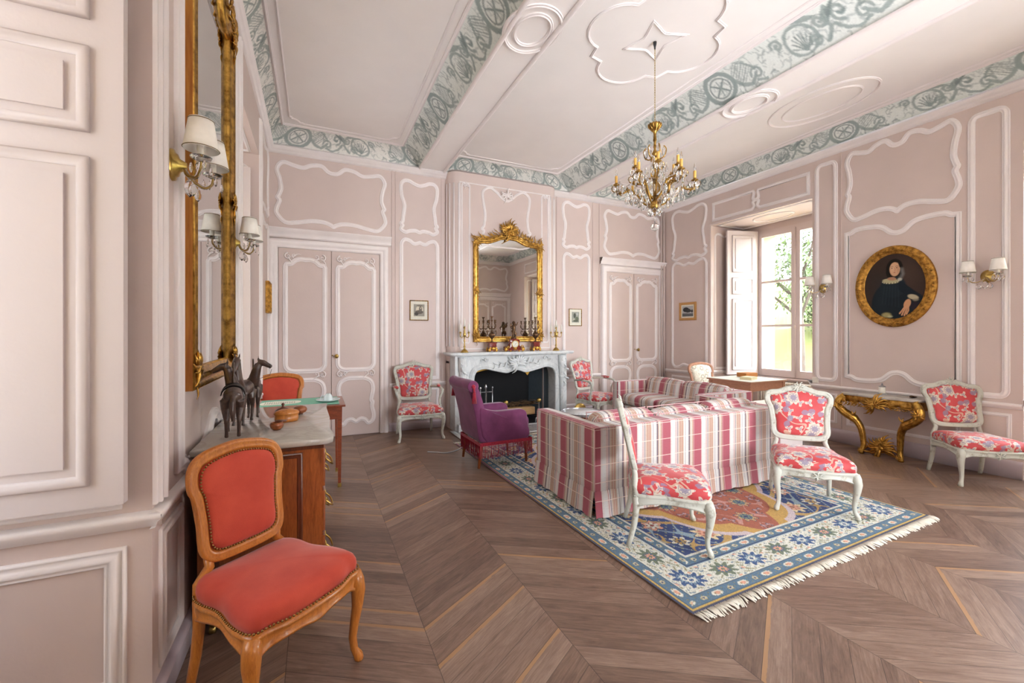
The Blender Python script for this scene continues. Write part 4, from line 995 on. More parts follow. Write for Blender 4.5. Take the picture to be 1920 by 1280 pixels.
# ------------------------------------------------------------------ rug
def rug():
    Wd, Ln = 2.56, 3.62; st_ = .0062; us = np.arange(-Wd/2, Wd/2+1e-6, st_); vs = np.arange(-Ln/2, Ln/2+1e-6, st_)
    U, V = np.meshgrid(us, vs, indexing='ij'); img = np.ones(U.shape+(3,))*L3((30, 52, 112)); rs = np.random.RandomState(5)
    A, Bv = np.abs(U), np.abs(V); dE = np.minimum(Wd/2-A, Ln/2-Bv)/.735
    nz = rs.rand(*U.shape)
    ivory, navy, blue, rust, gold, salmon, olive, sky_ = (222, 220, 206), (28, 50, 108), (84, 114, 138), (168, 88, 62), (198, 156, 76), (222, 160, 130), (132, 124, 74), (150, 172, 182)
    cx, cy = Wd/2-.60, Ln/2-.60
    # coordinate running along the border, for its repeats
    side = (Wd/2-A) < (Ln/2-Bv); S_ = np.where(side, V, U)
    def rosette(c0, c1, R, n, c_out, c_in, c_mid, ph=0.0, mask=None, PU=None, PV=None):
        pu = U if PU is None else PU; pv = V if PV is None else PV
        r = np.hypot(pu-c0, pv-c1); a = np.arctan2(pv-c1, pu-c0); e = R*(.82+.18*np.cos(n*a+ph))
        k = 1.0 if mask is None else mask
        blend(img, (r < e*1.12)*k, (58, 70, 100)); blend(img, (r < e)*k, c_out); blend(img, (r < e*.66)*k, c_in); blend(img, ((r < e*.85) & (np.cos(n*a+ph+PI) > .3) & (r > e*.5))*k, c_mid); blend(img, (r < R*.2)*k, c_mid)
    # navy field with blossoms and vines
    fld = dE > .555
    # vines
    P1, P2 = np.abs(U), np.abs(V)
    for f1, f2, ph in ((5.0, 6.2, 0), (7.3, 4.1, 1.3)):
        q = np.sin(P1*f1*2+np.sin(P2*f2*2+ph)*1.3+ph)*np.cos(P2*f2*1.4-ph+np.cos(P1*6)*1.1); blend(img, (np.abs(q) < .055)*fld*.9, sky_ if ph else gold)
    sp_ = .25; gi = np.round(P1/sp_); gj = np.round(P2/sp_)
    for par, (co, ci, cm, R, n) in enumerate((((226, 204, 160), salmon, (160, 92, 70), .10, 8), (salmon, ivory, (150, 70, 60), .080, 6), (ivory, gold, navy, .070, 7))):
        mk = fld & (((gi*2+gj) % 3) == par); rosette(gi*sp_, gj*sp_, R, n, co, ci, cm, mask=mk, PU=P1, PV=P2)
    lv = (np.sin(U*95)*np.sin(V*88+U*13) > .80) & fld; blend(img, lv*.8, (176, 178, 130))
    # medallion
    th_ = np.arctan2(V/1.50, U/.92); rho = np.hypot(U/.92, V/1.50); edge = .86+.07*np.abs(np.cos(th_*6))+.10*np.abs(np.cos(th_))**14+.12*np.abs(np.sin(th_))**14
    blend(img, (rho < edge+.035)*1.0, (206, 188, 190)); blend(img, (rho < edge)*1.0, gold); blend(img, (rho < edge-.09)*1.0, rust)
    md = rho < edge-.12
    q = np.sin(P1*17+np.sin(P2*12)*1.5)*np.cos(P2*11+np.cos(P1*9)); blend(img, (np.abs(q) < .07)*md*.9, (200, 150, 140))
    sp2 = .20; gi = np.round(P1/sp2); gj = np.round(P2/sp2)
    for par, (co, ci, cm, R, n) in enumerate((((196, 160, 110), (110, 130, 120), navy, .080, 8), ((186, 150, 150), rust, (90, 60, 60), .066, 6))):
        mk = md & (((gi+gj) % 2) == par); rosette(gi*sp2, gj*sp2, R, n, co, ci, cm, mask=mk, PU=P1, PV=P2)
    q = (rho < .22+.03*np.cos(th_*8)); blend(img, q*1.0, navy); blend(img, (rho < .17)*1.0, (222, 200, 150)); blend(img, (rho < .09)*1.0, rust)
    # borders, from the inside out
    def band(a, b, c): mk = (dE > a) & (dE <= b); blend(img, mk*1.0, c); return mk
    def dots(a, b, step, c1, c2, off=0.0, asp=1.5):
        mid = (a+b)/2; k = np.round((S_-off)/step); s0 = k*step+off; r = np.hypot((S_-s0)/asp, dE-mid); rr = (b-a)*.33
        blend(img, ((r < rr) & (k % 2 == 0))*1.0, c1); blend(img, ((r < rr*.6) & (k % 2 == 0))*1.0, salmon); r2 = np.hypot(S_-s0, dE-mid); blend(img, ((r2 < rr*.75) & (k % 2 != 0))*1.0, c2); blend(img, ((r2 < rr*.3) & (k % 2 != 0))*1.0, navy)
        z = (np.sin(S_*2*PI/step*2)*np.cos((dE-mid)*2*PI/(b-a)*1.5) > .72) & (dE > a+.01) & (dE < b-.01); blend(img, z*.8, olive)
    band(.535, .56, ivory); band(.44, .535, blue); dots(.445, .53, .095, ivory, (206, 196, 160)); band(.43, .44, (40, 60, 100)); band(.42, .43, sky_)
    band(.145, .42, ivory)
    mid = .283; step = .262; k = np.round(S_/step); s0 = k*step; r = np.hypot(S_-s0, dE-mid); a = np.arctan2(dE-mid, S_-s0); ins_ = (dE > .155) & (dE < .41)
    # small scattered leaves and buds of the main border
    q = np.sin(S_*58+np.sin(dE*70)*1.6)*np.cos(dE*62+np.cos(S_*41)*1.4); blend(img, ((q > .62) & ins_)*.85, olive); blend(img, ((q < -.66) & ins_)*.85, blue); blend(img, ((np.abs(q) < .05) & ins_)*.7, (120, 140, 120))
    q2 = np.sin(S_*37+1)*np.cos(dE*49+2+np.sin(S_*20)); blend(img, ((q2 > .86) & ins_)*.9, salmon)
    for kk, (c1, c2, c3) in enumerate((((44, 76, 126), sky_, ivory), ((106, 116, 92), (60, 84, 120), salmon))):
        e = .100*(.80+.20*np.cos(9*a)); mk = (k % 2 == kk) & ins_
        blend(img, ((r < e*1.2) & mk)*1.0, ivory); blend(img, ((r < e) & mk)*1.0, c1); blend(img, ((r < e*.72) & (np.cos(9*a) < .2) & mk)*1.0, c2); blend(img, ((r < e*.36) & mk)*1.0, c3); blend(img, ((r < e*.18) & mk)*1.0, c1)
    band(.135, .145, (52, 72, 96)); band(.045, .135, blue); dots(.05, .13, .105, ivory, (206, 190, 150), 0.03); band(.035, .045, (60, 84, 110)); band(.018, .035, (206, 168, 80)); band(0.0, .018, (64, 62, 84))
    mg = (dE < .03) & (U < 0) & (np.abs(U) > Wd/2-.03); blend(img, mg*np.clip((V+.4)*1.2, 0, 1), (122, 66, 96))
    img = img*(0.80+0.4*nz[..., None]); img = img*.86+L3((170, 180, 180))*.14
    zf = lambda U, V: (U, V, np.full(U.shape, .010)+.0015*np.sin(U*7)*np.sin(V*5))
    T = empty('rug', (2.93, 1.555+Ln/2, 0), .026, 'blue and ivory oriental rug with rust medallion lying under the sofas', 'rug')
    o = colour_grid('rug_pile', zf, us, vs, img, M['rug'], T)
    m = MB(); m.bb(-Wd/2, Wd/2, -Ln/2, Ln/2, 0.001, .008); m.build('rug_backing', M['rugback'], T)
    m = MB(); r = random.Random(2)
    for sg in (-1, 1):
        for i in range(300):
            x = -Wd/2+Wd*(i+r.random())/300; y = sg*Ln/2; dx = r.uniform(-.02, .02)+.012*math.sin(i*.3); L = r.uniform(.045, .075)
            m.tube([(x, y, .009), (x+dx*.4, y+sg*L*.5, .010), (x+dx, y+sg*L, .004)], [.0042, .0055, .0032], 4)
    tag(m.build('fringe', M['rugfringe'], T), kind='stuff')
M['rugback'] = plain('rug_edge', (120, 96, 84), 0.9); M['rugfringe'] = plain('rug_fringe', (232, 224, 208), 0.9)
rug()
# ------------------------------------------------------------------ fireplace
FX = 2.725
T = empty('fireplace', (0, 0, 0), 0, 'carved white marble fireplace with a scalloped opening under the gilt mirror', 'fireplace')
WM = M['whitemarble']
def shelf_outline(off=0.0):
    h = [(0, 5.655), (.22, 5.665), (.34, 5.69), (.50, 5.70), (.72, 5.69), (.86, 5.665), (.97, 5.675), (1.02, 5.71), (1.03, 5.80)]
    P = [(FX+a, b-off) for a, b in CR(h, 4, False)]+[(FX+1.03, BY-0.002)]
    L = [(2*FX-a, b) for a, b in P]
    return P[::-1]+L[1:]
so = shelf_outline(); m = MB(); FZ = lambda u, v, h: (u, v, h)
rings(m, so, [(.001, 1.075), (.975, 1.075), (.985, 1.083), (.992, 1.088), (1.0, 1.098), (1.0, 1.112), (.995, 1.118), (.001, 1.118)], FZ, (FX, 5.88))
m.build('mantel_shelf', WM, T)
MY = 5.775; FM = lambda u, v, h: (u, MY-h, v)
lx0, lx1, ox0, ox1 = 1.80, 3.65, 2.05, 3.47
oc = (ox0+ox1)/2; hw_ = (ox1-ox0)/2
arch = CR([(ox0, .70), (ox0+.015, .80), (ox0+.07, .875), (ox0+.20, .905), (ox0+.34, .875), (oc-.17, .835), (oc-.09, .855), (oc, .875), (oc+.09, .855), (oc+.17, .835), (ox1-.34, .875), (ox1-.20, .905), (ox1-.07, .875), (ox1-.015, .80), (ox1, .70)], 4, False)
m = MB(); base = [(ox0, .0)]+arch+[(ox1, .0)]
n = len(base)
outer = [(lx0+.10, 0)]+[(lx0+.10+(lx1-lx0-.20)*i/(n-3), 1.075) for i in range(n-2)]+[(lx1-.10, 0)]
m.grid(lambda i, j: FM(*(base[i] if j == 0 else outer[i] if j == 3 else ((base[i][0]*(1-j/3)+outer[i][0]*j/3), (base[i][1]*(1-j/3)+outer[i][1]*j/3))), 0), n, 4)
for a, b in zip(base[:-1], base[1:]): m.add([FM(a[0], a[1], 0), FM(b[0], b[1], 0), FM(b[0], b[1], -.27), FM(a[0], a[1], -.27)], [(0, 1, 2, 3)])
m.sweep(base, [(-.035, 0), (-.03, .018), (-.018, .026), (-.006, .018), (.004, .028), (.02, .022), (.032, .010), (.045, .012), (.05, 0)], FM, closed=False)
m.bb(lx0, lx0+.10, MY, BY-.002, 0, 1.075); m.bb(lx1-.10, lx1, MY, BY-.002, 0, 1.075)
m.build('surround', WM, T)
for sx, cx in ((-1, lx0+.11), (1, lx1-.11)):
    m = MB()
    F2 = lambda u, v, h, cx=cx, sx=sx: (cx+u+sx*h*.35, MY-.012-h*.9, v)
    P = [(0, .10), (0, .55), (.0, .78), (0, .92), (0, 1.05)]; R = [.028, .034, .045, .058, .062]
    m.tube([F2(a, b, .02) for a, b in P], R, 10)
    scroll(m, F2, 0, .99, .055, PI/2, 1.3, sx, .24, .075); scroll(m, F2, 0, .62, .035, -PI/2, 1.2, -sx, .24, .05)
    for k in range(5): leaf(m, F2, 0, .93-.07*k, -PI/2+(.5 if k % 2 else -.5), .10, .022, .075)
    m.box(F2(0, .055, .01), (.15, .11, .11))
    m.box(F2(0, .72, .02), (.11, .09, .025))
    m.build('pilaster_carving', WM, T)
m = MB(); carving(m, FM, oc, .955, .34, .18, .045, 11, 1.7); m2 = MB()
for sx in (-1, 1):
    for k in range(5): leaf(m, FM, oc+sx*(.17+.045*k), .965-.008*k, (0 if sx > 0 else PI)+.6*(-1)**k, .085, .017, .028)
    m2 = MB(); scroll(m2, FM, oc+sx*.49, 1.015, .04, 0, 1.2, sx, .2, .02); scroll(m2, FM, oc+sx*.56, 1.0, .03, 0, 1.2, -sx, .2, .016); m2.build('scroll_carving', WM, T)
m.ell(FM(oc, .955, .03), (.075, .03, .06), 12)
for k in range(5): m.tube([FM(oc-.05+.025*k, .91, .055), FM(oc-.065+.032*k, 1.0, .045)], .009, 6)
m.build('cartouche_carving', WM, T)
# the dark hearth recess: iron fireback and cheeks
m = MB(); y1 = 6.60
for q in ([(1.99, 5.98, 0), (2.12, y1, 0), (2.12, y1, .975), (1.99, 5.98, .975)], [(3.53, 5.98, 0), (3.40, y1, 0), (3.40, y1, .975), (3.53, 5.98, .975)], [(2.12, y1, 0), (3.40, y1, 0), (3.40, y1, .975), (2.12, y1, .975)], [(1.99, 5.78, .974), (3.53, 5.78, .974), (3.40, y1, .974), (2.12, y1, .974)],
          [(1.99, 5.60, .004), (3.53, 5.60, .004), (3.40, y1, .004), (2.12, y1, .004)]): m.add(q, [(0, 1, 2, 3)], False)
m.build('firebox', M['soot'], T)
m = MB(); m.add([(3.515, 5.985, .01), (3.385, 6.59, .01), (3.385, 6.59, .95), (3.515, 5.985, .95)], [(0, 1, 2, 3)], False); m.build('iron_plate', M['castiron'], T, label='grey iron cheek of the hearth')
m = MB(); m.add([(a, b, c) for a, b, c in ((2.07, 5.86, .95), (2.42, 5.86, .95), (2.42, 5.87, .86), (2.30, 5.87, .85), (2.20, 5.868, .83), (2.07, 5.866, .80))], [(0, 1, 2, 3, 4, 5)], False)
m.add([(a, b, c) for a, b, c in ((2.92, 5.86, .95), (3.06, 5.86, .95), (3.055, 5.862, .83), (2.99, 5.865, .745), (2.93, 5.862, .82))], [(0, 1, 2, 3, 4)], False)
o = m.build('draught_sheet', M['yellowcloth'], T, label='yellow sheet stuffed behind the top of the opening'); sm_ = o.modifiers.new('thick', 'SOLIDIFY'); sm_.thickness = .006
s = NT('hearth_slab'); v = s.coord(); n1 = s.noise(v, 26, 5, .8); s.P(col=s.ramp(n1, [(.4, lin((70, 72, 80))), (.5, lin((186, 186, 190))), (.62, lin((110, 112, 120)))]), rough=.3)
m = MB(); m.bb(1.76, 3.70, 5.30, 5.765, .001, .010); o = m.build('hearth_slab', s.m); o['kind'] = 'structure'; o.name = 'trim_2'
m = MB(); m.sweep([(1.76, 5.30), (3.70, 5.30), (3.70, 5.765), (1.76, 5.765)], [(-.03, 0), (-.03, .006), (.03, .006), (.03, 0)], lambda u, v, h: (u, v, .010+h)); m.build('slab_border', WM, o)

# andirons, log, twigs, fire tools
def andiron(x, lb):
    T = empty('andiron', (x, 5.80, .012), 0, lb, 'andiron', 'andirons')
    m = MB(); m.tube([(-.07, -.02, 0), (-.05, -.0, .07), (0, 0, .10), (.05, 0, .07), (.07, -.02, 0)], .012, 6); m.lathe([(.012, .10), (.018, .13), (.010, .16), (.014, .24), (.010, .30), (.018, .31)], (0, 0, 0), 10); m.build('post', M['steel'], T)
    m = MB(); m.tube([(0, 0, .09), (0, .25, .08), (0, .42, .08), (0, .43, 0)], .010, 6); m.build('bar', M['black'], T)
    m = MB(); m.ell((0, 0, .345), .036, 14); m.build('ball_finial', M['brass'], T)
andiron(2.60, 'brass ball andiron nearer the purple armchair in the fireplace'); andiron(3.16, 'brass ball andiron in the fireplace, behind the near plaid sofa')
m = MB(); m.rbox((0, 0, 0), (.60, .15, .13), .025, 6); o = m.build('log', M['oakraw']); o.location = (2.90, 6.06, .165); tag(o, 'pale split log lying across the andirons', 'log')
m = MB(); r = random.Random(8)
for i in range(70):
    x, y = r.uniform(2.62, 3.16), r.uniform(6.0, 6.14); a = r.uniform(-.7, .7); L = r.uniform(.08, .2); z = .235+r.uniform(0, .04)
    m.tube([(x, y, z), (x+L*.5*math.cos(a), y+r.uniform(-.03, .03), z+.02+abs(math.sin(a))*L*.3), (x+L*math.cos(a), y+r.uniform(-.04, .04), z+abs(math.sin(a))*L*.4)], .0035, 4)
tag(m.build('kindling', M['bark']), 'heap of dry twigs on top of the split log', 'kindling', kind='stuff')
T = empty('fire_tool_stand', (2.20, 5.60, .012), 0, 'steel fire tool stand left of the hearth behind the purple armchair', 'fire tools')
m = MB(); m.lathe([(.001, 0), (.09, 0), (.09, .012), (.02, .025), (.011, .04), (.011, .60), (.02, .62), (.001, .66)], (0, 0, 0), 12); m.tube([(-.10, 0, .55), (.10, 0, .55)], .007, 6); m.build('stand', M['steel'], T)
for x in (-.09, .09):
    m = MB(); m.tube([(x, -.02, .60), (x, -.02, .12)], .006, 6); m.ell((x, -.02, .61), (.013, .013, .02), 8); m.box((x, -.02, .09), (.05, .012, .10)); m.build('poker', M['steel'], T)

# ------------------------------------------------------------------ gilt mirrors
def gilt_mirror(name, label, F, u0, u1, z0, zs, zp, th, fw, crest, matside=None, seedn=1):
    T = empty(name, F((u0+u1)/2, z0, 0), 0, label, 'mirror'); base = Vector(F((u0+u1)/2, z0, 0))
    G = lambda u, v, h: tuple(Vector(F(u, v, h))-base)
    cu = (u0+u1)/2; hu = (u1-u0)/2
    top = CR([(cu+hu, zs-.10), (cu+hu-.005, zs-.03), (cu+hu-.05, zs+.02), (cu+hu*.78, zs+.035), (cu+hu*.62, zs+.04), (cu+hu*.46, zs+(zp-zs)*.5), (cu+hu*.25, zp-.015), (cu, zp)], 5, False)
    path = [(u0, z0), (u1, z0)]+top+[(2*cu-a, b) for a, b in reversed(top[:-1])]
    m = MB(); m.sweep(path, [(0, 0), (0, th), (fw*.12, th*1.15), (fw*.25, th*.85), (fw*.45, th*1.2), (fw*.65, th*.9), (fw*.8, th*.7), (fw*.9, th*.75), (fw, th*.35), (fw, 0.004)], G)
    fr = m.build('frame', M['gilt'], T)
    if matside:
        m = MB(); m.sweep(path, [(-.002, 0), (-.002, th*.98)], G, smooth=False); m.build('frame_side', M['rawgilt'], T)
    inner = []
    for (a, b) in path: inner.append((cu+(a-cu)*(1-fw*.85/hu), (b-(z0+zs)/2)*(1-fw*.85/((zp-z0)/2))+(z0+zs)/2))
    m = MB(); m.prism(inner, G, .003, .012); m.build('mirror_pane', M['mirror'], T)
    m = MB(); r = random.Random(seedn)
    G2 = lambda u, v, h: G(u, v, h+th)
    if crest:
        carving(m, G2, cu, zp+.05, crest*1.1, crest*.9, .02, seedn, 1.8); carving(m, G2, cu, zp+.0, crest*.7, crest*.6, .04, seedn+1, 1.3)
        for sx in (-1, 1):
            for k in range(9):
                t = .12+.085*k; i = min(len(top)-1, int((1-t)*len(top))); a, b = top[i]; a = cu+sx*(a-cu)
                leaf(m, G2, a, b-.005, PI/2+sx*(-.9+.25*(k % 3)), .07+.02*(k % 2)+crest*.1, .016, .012); leaf(m, G2, a, b-.03, PI/2+sx*1.2, .06, .012, .012)
                if k % 2 == 0: scroll(m, G2, a, b+.01, .026, 0, 1.2, sx, .25, .014)
        for k in range(46):                            # pierced foliage filling the crest
            uu = r.uniform(-1, 1); hgt = crest*.95*math.exp(-(uu*hu/(crest*.75))**2)+.03; vv = r.random(); base_ = zp-.02-abs(uu)**1.5*(zp-zs)*1.0
            leaf(m, G2, cu+uu*hu*.9, base_+hgt*vv*.55, PI/2-uu*1.1+r.uniform(-.5, .5), .05+.03*r.random(), .011, .012)
            if k % 3 == 0: scroll(m, G2, cu+uu*hu*.8, base_+hgt*.5*vv, .020, r.uniform(0, 6), 1.2, 1 if uu > 0 else -1, .28, .016)
    kk_ = .62 if matside else .78
    for (zz, s_) in ((zs-.05, 1.2*kk_), ((z0+zs)/2, 1.0*kk_), (z0+.10, 1.3*kk_)):
        for uu, sx in ((u0+fw*.5, 1), (u1-fw*.5, -1)):
            carving(m, G2, uu, zz, fw*1.3*s_, fw*2.0*s_, .010, int(zz*10), .9)
            for k in range(4): leaf(m, G2, uu, zz-.03*k, -PI/2+.4*(-1)**k, .09*kk_, .010*kk_, .010*kk_)
    for uu in (u0+fw*.32, u1-fw*.32):              # beaded rib on the stiles
        z = z0+.05
        while z < zs-.12: m.ell(G2(uu, z, -.002), .0045, 6); z += .028
    m.build('carved_ornament', M['gilt'], T)
    return T
gilt_mirror('wall_mirror', 'gilt framed arched mirror above the fireplace', FK, 2.155, 3.325, 1.262, 2.80, 2.93, .045, .085, .30, seedn=4)
gilt_mirror('wall_mirror', 'tall narrow looking gilt mirror on the left wall above the marble topped chest', lambda u, v, h: FL(u, v, h+.002), 2.29, 3.36, 1.145, 3.36, 3.62, .042, .10, .38, matside=True, seedn=6)

# ------------------------------------------------------------------ things on the mantelpiece
ZM = 1.118
def candelabrum(lb, x, y, rot, ncand):
    T = empty('candelabrum', (x, y, ZM), rot, lb, 'candelabrum', 'brass candelabra on the mantelpiece')
    m = MB(); m.lathe([(.001, 0), (.058, 0), (.058, .010), (.045, .02), (.035, .035), (.014, .05), (.010, .07), (.018, .085), (.009, .10), (.009, .16), (.014, .17), (.008, .18), (.008, .22), (.020, .235), (.022, .27), (.010, .29), (.014, .31), (.006, .33), (.006, .345), (.02, .355), (.012, .362), (.012, .375), (.001, .375)], (0, 0, 0), 14); m.build('stem', M['brass'], T)
    pos = [(0, 0, .375)]
    for k in range(ncand-1):
        a = 2*PI*k/(ncand-1)+.3; ca, sa = math.cos(a), math.sin(a); m = MB()
        P = CR([(0.01, .26), (.035, .225), (.065, .215), (.085, .235), (.086, .275)], 4, False); m.tube([(ca*p, sa*p, q) for p, q in P], .0048, 6)
        m.lathe([(.001, .275), (.022, .280), (.022, .284), (.010, .288), (.011, .305), (.001, .305)], (ca*.086, sa*.086, 0), 10); m.build('arm', M['brass'], T); pos.append((ca*.086, sa*.086, .300))
    for p in pos:
        m = MB(); m.lathe([(.001, 0), (.0125, 0), (.0115, .08), (.007, .105), (.001, .125)], p, 8); m.build('candle', M['wax'], T)
candelabrum('brass candelabrum with white candles at the left end of the mantelpiece', 1.965, 5.85, 0.2, 5)
candelabrum('brass candelabrum with white candles at the right end of the mantelpiece', 3.50, 5.85, 1.0, 5)
def garniture(lb, x):
    T = empty('mantel_candlestick', (x, 5.83, ZM), 0, lb, 'candlestick', 'red marble candlesticks beside the clock')
    m = MB(); m.rbox((0, 0, .085), (.11, .10, .11), .006, 3); m.rbox((0, 0, .135), (.13, .11, .018), .005, 3); m.rbox((0, 0, .026), (.13, .11, .02), .005, 3); m.build('plinth', M['redmarble'], T)
    for sx in (-1, 1):
        for sy in (-1, 1): m = MB(); m.ell((sx*.055, sy*.045, .03), (.024, .02, .030), 8); m.ell((sx*.044, sy*.05, .058), (.022, .014, .020), 8); m.build('gilt_foot', M['gilt'], T)
    m = MB(); m.ell((0, -.055, .05), (.03, .012, .03), 8); m.build('gilt_mask', M['gilt'], T)
    m = MB(); m.lathe([(.001, .145), (.03, .145), (.03, .155), (.010, .165), (.008, .185), (.02, .20), (.048, .235), (.05, .265), (.03, .285), (.018, .30), (.024, .31), (.008, .32), (.008, .36), (.015, .37), (.007, .38), (.007, .45), (.02, .465), (.008, .475), (.009, .50), (.025, .53), (.001, .53)], (0, 0, 0), 14)
    for sx in (-1, 1):
        m.tube(CR([(sx*.046, 0, .24), (sx*.075, 0, .27), (sx*.07, 0, .315), (sx*.045, 0, .30)], 4, False), .005, 6)
    m.build('urn', M['bronze'], T)
    for k in range(4):
        a = k*PI/2+.3; ca, sa = math.cos(a), math.sin(a); m = MB()
        P = CR([(.006, .36), (.035, .34), (.065, .36), (.075, .40), (.06, .42), (.065, .43)], 4, False); m.tube([(ca*p, sa*p, q) for p, q in P], .005, 6)
        for q in ((.04, .345), (.07, .38)): m.ell((ca*q[0], sa*q[0], q[1]), (.014, .014, .010), 6)
        m.lathe([(.001, .43), (.02, .44), (.008, .445), (.01, .46), (.018, .475), (.001, .475)], (ca*.065, sa*.065, 0), 8); m.build('arm', M['bronze'], T)
garniture('bronze candlestick on red marble plinth, left of the mantel clock', 2.385); garniture('bronze candlestick on red marble plinth, right of the mantel clock', 3.115)
T = empty('mantel_clock', (2.735, 5.82, ZM), 0, 'red marble and gilt mantel clock topped by a bronze figure', 'clock')
m = MB(); Fc = lambda u, v, h: (u, h, v)
o1 = CR([(-.09, .04), (-.075, .12), (-.085, .16), (-.06, .19), (0, .195), (.06, .19), (.085, .16), (.075, .12), (.09, .04), (0, .035)], 4); slab(m, o1, Fc, -.05, .05, .006)
m.rbox((0, 0, .03), (.30, .11, .025), .006, 3); m.rbox((-.125, 0, .055), (.06, .09, .05), .01, 3); m.rbox((.125, 0, .055), (.06, .09, .05), .01, 3); m.build('case', M['redmarble'], T)
m = MB()
for sx in (-1, 1):
    m.ell((sx*.14, -.04, .04), (.035, .02, .038), 10); scroll(m, lambda u, v, h: (u, -.055-h, v), sx*.115, .075, .026, 0, 1.2, sx, .3, .005); m.ell((sx*.07, -.05, .012), (.016, .016, .012), 8); m.ell((sx*.09, 0, .17), (.016, .03, .02), 8)
m.grid(lambda i, j: (.052*math.cos(2*PI*i/24)*(1, 1.12, 1.12, .94)[j], -.052-(0, 0, .010, .008)[j], .115+.052*math.sin(2*PI*i/24)*(1, 1.12, 1.12, .94)[j]), 24, 4, closeu=True); carving(m, lambda u, v, h: (u, -.055-h, v), 0, .045, .07, .04, .006, 2, .7); m.build('gilt_mounts', M['gilt'], T)
m = MB(); m.grid(lambda i, j: ((.05, .001)[j]*math.cos(2*PI*i/24), -.058, .115+(.05, .001)[j]*math.sin(2*PI*i/24)), 24, 2, closeu=True); dl = m.build('dial', M['paper'], T)
m = MB()
for k in range(12): a = 2*PI*k/12; m.box((.040*math.sin(a), -.0595, .115+.040*math.cos(a)), (.0035, .001, .009), Matrix.Rotation(a, 3, 'Y'))
m.tube([(0, -.060, .115), (.018, -.060, .128)], .0016, 4); m.tube([(0, -.060, .115), (-.012, -.060, .087)], .0012, 4); m.build('numeral_ring', M['black'], dl)
m = MB()                                                # small bronze figure of a child reaching up
m.ell((0, 0, .205), (.05, .04, .025), 10); m.tube([(-.012, 0, .21), (-.018, -.01, .26), (-.01, 0, .31)], [.014, .017, .022], 8); m.tube([(.02, .0, .21), (.028, -.012, .25), (.012, 0, .31)], [.013, .016, .022], 8)
m.tube([(0, 0, .30), (.002, -.004, .34), (.004, 0, .385), (.0, 0, .41)], [.027, .028, .032, .014], 10); m.ell((-.002, -.006, .435), (.026, .025, .029), 10)
m.tube([(.03, 0, .39), (.055, -.01, .41), (.07, -.01, .45)], [.012, .009, .008], 7); m.tube([(-.03, 0, .39), (-.055, -.02, .36), (-.03, -.035, .34)], [.012, .009, .008], 7); m.ell((.03, .025, .40), (.03, .008, .04), 8); m.ell((-.03, .025, .40), (.02, .008, .035), 8)
m.tube([(-.03, .02, .31), (.03, .0, .30), (.05, -.01, .26)], [.012, .016, .008], 7)
remesh(m.build('figure', M['bronze'], T), .004)

# ------------------------------------------------------------------ marble topped chest of drawers
T = empty('chest_of_drawers', (0, 0, 0), 0, 'walnut chest of drawers with grey marble top under the left mirror', 'chest of drawers')
cx0, cx1, cy0, cy1 = XL+.05, .035, 2.33, 3.40
m = MB(); m.bb(cx0, cx1, cy0, cy1, .10, .845)
m.bb(cx0, cx1+.004, cy0-.004, cy1+.004, .10, .13)
m.build('carcass', M['walnut'], T)
FSd = lambda u, v, h: (u, cy0-h, v)
m = MB(); m.sweep([(cx0+.07, .19), (cx1-.10, .19), (cx1-.10, .80), (cx0+.07, .80)], [(-.012, 0), (-.008, .006), (0, .002), (.008, .006), (.014, 0)], FSd); m.bb(cx0, cx1+.006, cy0-.006, cy1+.006, .825, .848); m.build('side_moulding', M['walnutd'], T)
mo = [(cx0-.02, cy0-.045), (cx1+.02, cy0-.05), (cx1+.05, cy0-.02), (cx1+.055, cy0+.04), (cx1+.04, cy0+.2), (cx1+.05, (cy0+cy1)/2), (cx1+.04, cy1-.15), (cx1+.05, cy1+.03), (cx0-.02, cy1+.03)]
cc = (sum(p[0] for p in mo)/len(mo), (cy0+cy1)/2); m = MB(); rings(m, mo, [(.001, .850), (.985, .850), (.992, .857), (.998, .866), (1.0, .876), (.992, .880), (.001, .880)], FZ, cc); m.build('marble_top', M['marble'], T)
for k, (z0, z1) in enumerate(((.14, .36), (.38, .59), (.61, .81))):
    m = MB(); m.rbox((cx1+.004, (cy0+cy1)/2, (z0+z1)/2), (.026, cy1-cy0-.12, z1-z0), .008, 4); dr = m.build('drawer', M['walnut'], T)
    for yy in (cy0+.22, cy1-.22):
        m = MB(); m.tube(CR([(cx1+.016, yy-.06, (z0+z1)/2+.02), (cx1+.045, yy-.055, (z0+z1)/2-.01), (cx1+.055, yy, (z0+z1)/2-.03), (cx1+.045, yy+.055, (z0+z1)/2-.01), (cx1+.016, yy+.06, (z0+z1)/2+.02)], 4, False), .005, 6)
        for s_ in (-.06, .06): m.ell((cx1+.018, yy+s_, (z0+z1)/2+.02), (.006, .016, .02), 8)
        m.build('drawer_handle', M['brass'], dr)
for x, y in ((cx0+.05, cy0+.05), (cx1-.03, cy0+.05), (cx0+.05, cy1-.05), (cx1-.03, cy1-.05)):
    m = MB(); m.tube([(x, y, .105), (x, y, .045)], [.022, .016], 8); m.tube([(x-.012, y, .022), (x+.012, y, .022)], .021, 12); m.build('foot', M['brass'], T)

